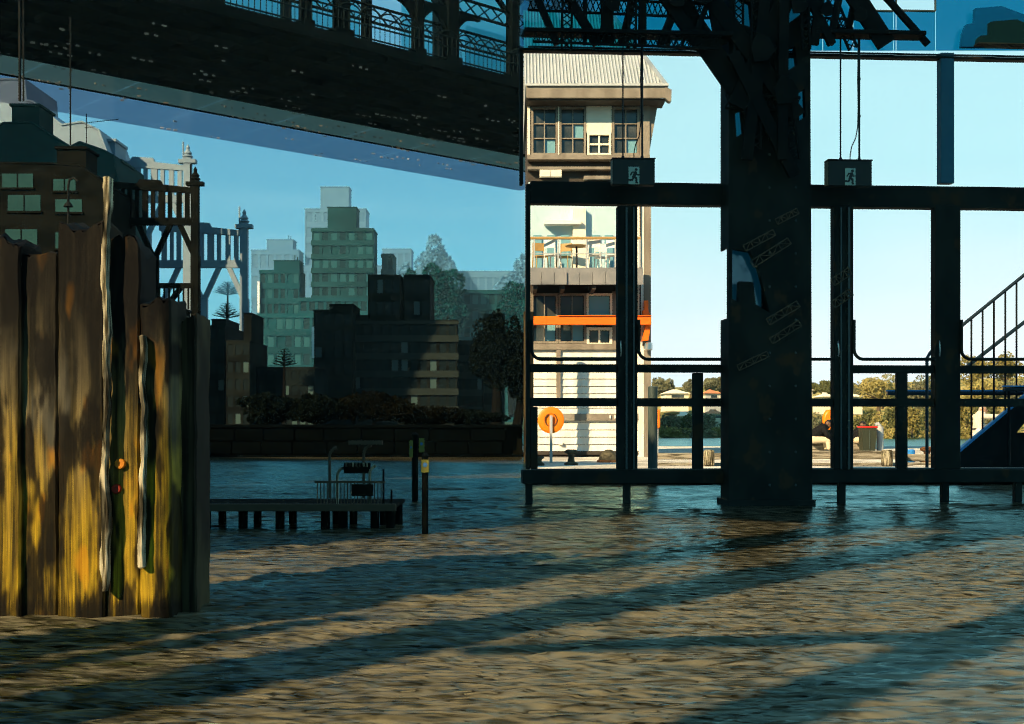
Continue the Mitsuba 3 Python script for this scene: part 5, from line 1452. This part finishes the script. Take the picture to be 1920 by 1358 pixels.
for (px, yt, yb_, d, signs, lb) in ((797, 855, 1000, 12.55, ((790, 805, 862, 886),), 'channel marker pile with one yellow sign, nearer of the two'), (778, 815, 940, 18.0, ((768, 775, 826, 858), (786, 796, 822, 848)), 'farther channel marker pile with two small yellow signs')):
    k = thing('marker_pile', lb, 'channel marker', 'marker piles with yellow signs')
    part(k, 'pile', MB().tube([[X(px, d), d, -.3], [X(px, d), d, Z(yt, d)]], L(6, d), 12), 'm_jetty', 40)
    for (a, b, y0, y1) in signs:
        s_ = part(k, 'sign', cbox(X(a, d), X(b, d), d - L(9, d), d - L(7, d), Z(y1, d), Z(y0, d), .004), 'm_yellow')
        r = L((b - a) * .3, d)
        mm = MB().lathe([(r, 0), (r, .003)], (0, 0, 0), 16).mesh(); mm.apply_transform(trimesh.transformations.rotation_matrix(math.pi / 2, [1, 0, 0])); mm.apply_translation([X((a + b) / 2, d), d - L(9, d) - .001, Z(y0 + (y1 - y0) * .4, d)])
        part(s_, 'disc', mm, 'm_sign_blue')
        part(k, 'sign_arm', MB().box(X(min(a, px), d), X(max(b, px), d), d - L(6.9, d), d - L(5.5, d), Z((y0 + y1) / 2 + 2, d), Z((y0 + y1) / 2 - 2, d)), 'm_jetty')
    part(k, 'cap', MB().lathe([(L(7, d), 0), (L(3, d), .03)], (X(px, d), d, Z(yt, d)), 12), 'm_steel')

# ------------------------------------------------------------------ shed, canopy and posts added out of view to cast the long bands of shade
def behind(pt, back):
    return np.array(pt) - SUN_H * back


sh = thing('shade_shed', 'big dark timber shed added out of view on the left to cast shade', 'shed')  # unseen block, sized for the shade it throws on the water
cA = behind((-2.6, 10.8), 7.8)
SH = np.array([[SUN_H[1], SUN_H[0], 0, cA[0]], [-SUN_H[0], SUN_H[1], 0, cA[1]], [0, 0, 1, 0], [0, 0, 0, 1.0]])       # its long side runs the way the sun shines
part(sh, 'wall', MB().box(-9, 0, -16, 0, -.4, 10.2, SH), 'm_timber_dark')
v = np.array([[-9.4, -16.4, 10.202], [.3, -16.4, 10.202], [.3, .3, 10.202], [-9.4, .3, 10.202], [-4.5, -16.4, 12.2], [-4.5, .3, 12.2]])
part(sh, 'wall', MB().box(-32, -9.5, -20, 0, -.4, 15.0, SH), 'm_timber_dark')
part(sh, 'roof', MB().box(-32.3, -9.45, -20.3, .2, 15.003, 15.4, SH), 'm_timber_dark')
part(sh, 'roof', MB().add(v @ SH[:3, :3].T + SH[:3, 3], [[0, 1, 4], [2, 3, 5], [1, 2, 5], [1, 5, 4], [3, 0, 4], [3, 4, 5], [0, 2, 1], [0, 3, 2]]), 'm_timber_dark')
wf = thing('shade_canopy', 'timber canopy on tall posts added unseen behind the viewer to cast shade', 'canopy')  # unseen, added to shade the window wall and band the water
for (pt, back, wdt) in (((-1.55, 7.05), 8.5, .62), ((0.0, 6.85), 10.5, .62), ((1.35, 5.2), 8.0, .42)):
    c = behind(pt, back)
    part(wf, 'post', MB().tube([[c[0], c[1], -.4], [c[0], c[1], 14.0]], wdt / 2, 16), 'm_timber_dark', 40)
c = behind((-2.4, 5.2), 7.0)
part(wf, 'short_post', MB().tube([[c[0], c[1], -.4], [c[0], c[1], 5.0]], .12, 12), 'm_timber_dark', 40)
c1, c2 = behind((2.5, 6.42), 7.0), behind((-.2, 6.0), 7.0)
part(wf, 'brace', MB().bar([*c1, 3.75], [*c2, 3.75], .13, .13), 'm_timber_dark')
part(wf, 'roof', MB().box(-4, 10, -12.5, 3.4, 14.0, 14.3, SH), 'm_timber_dark')
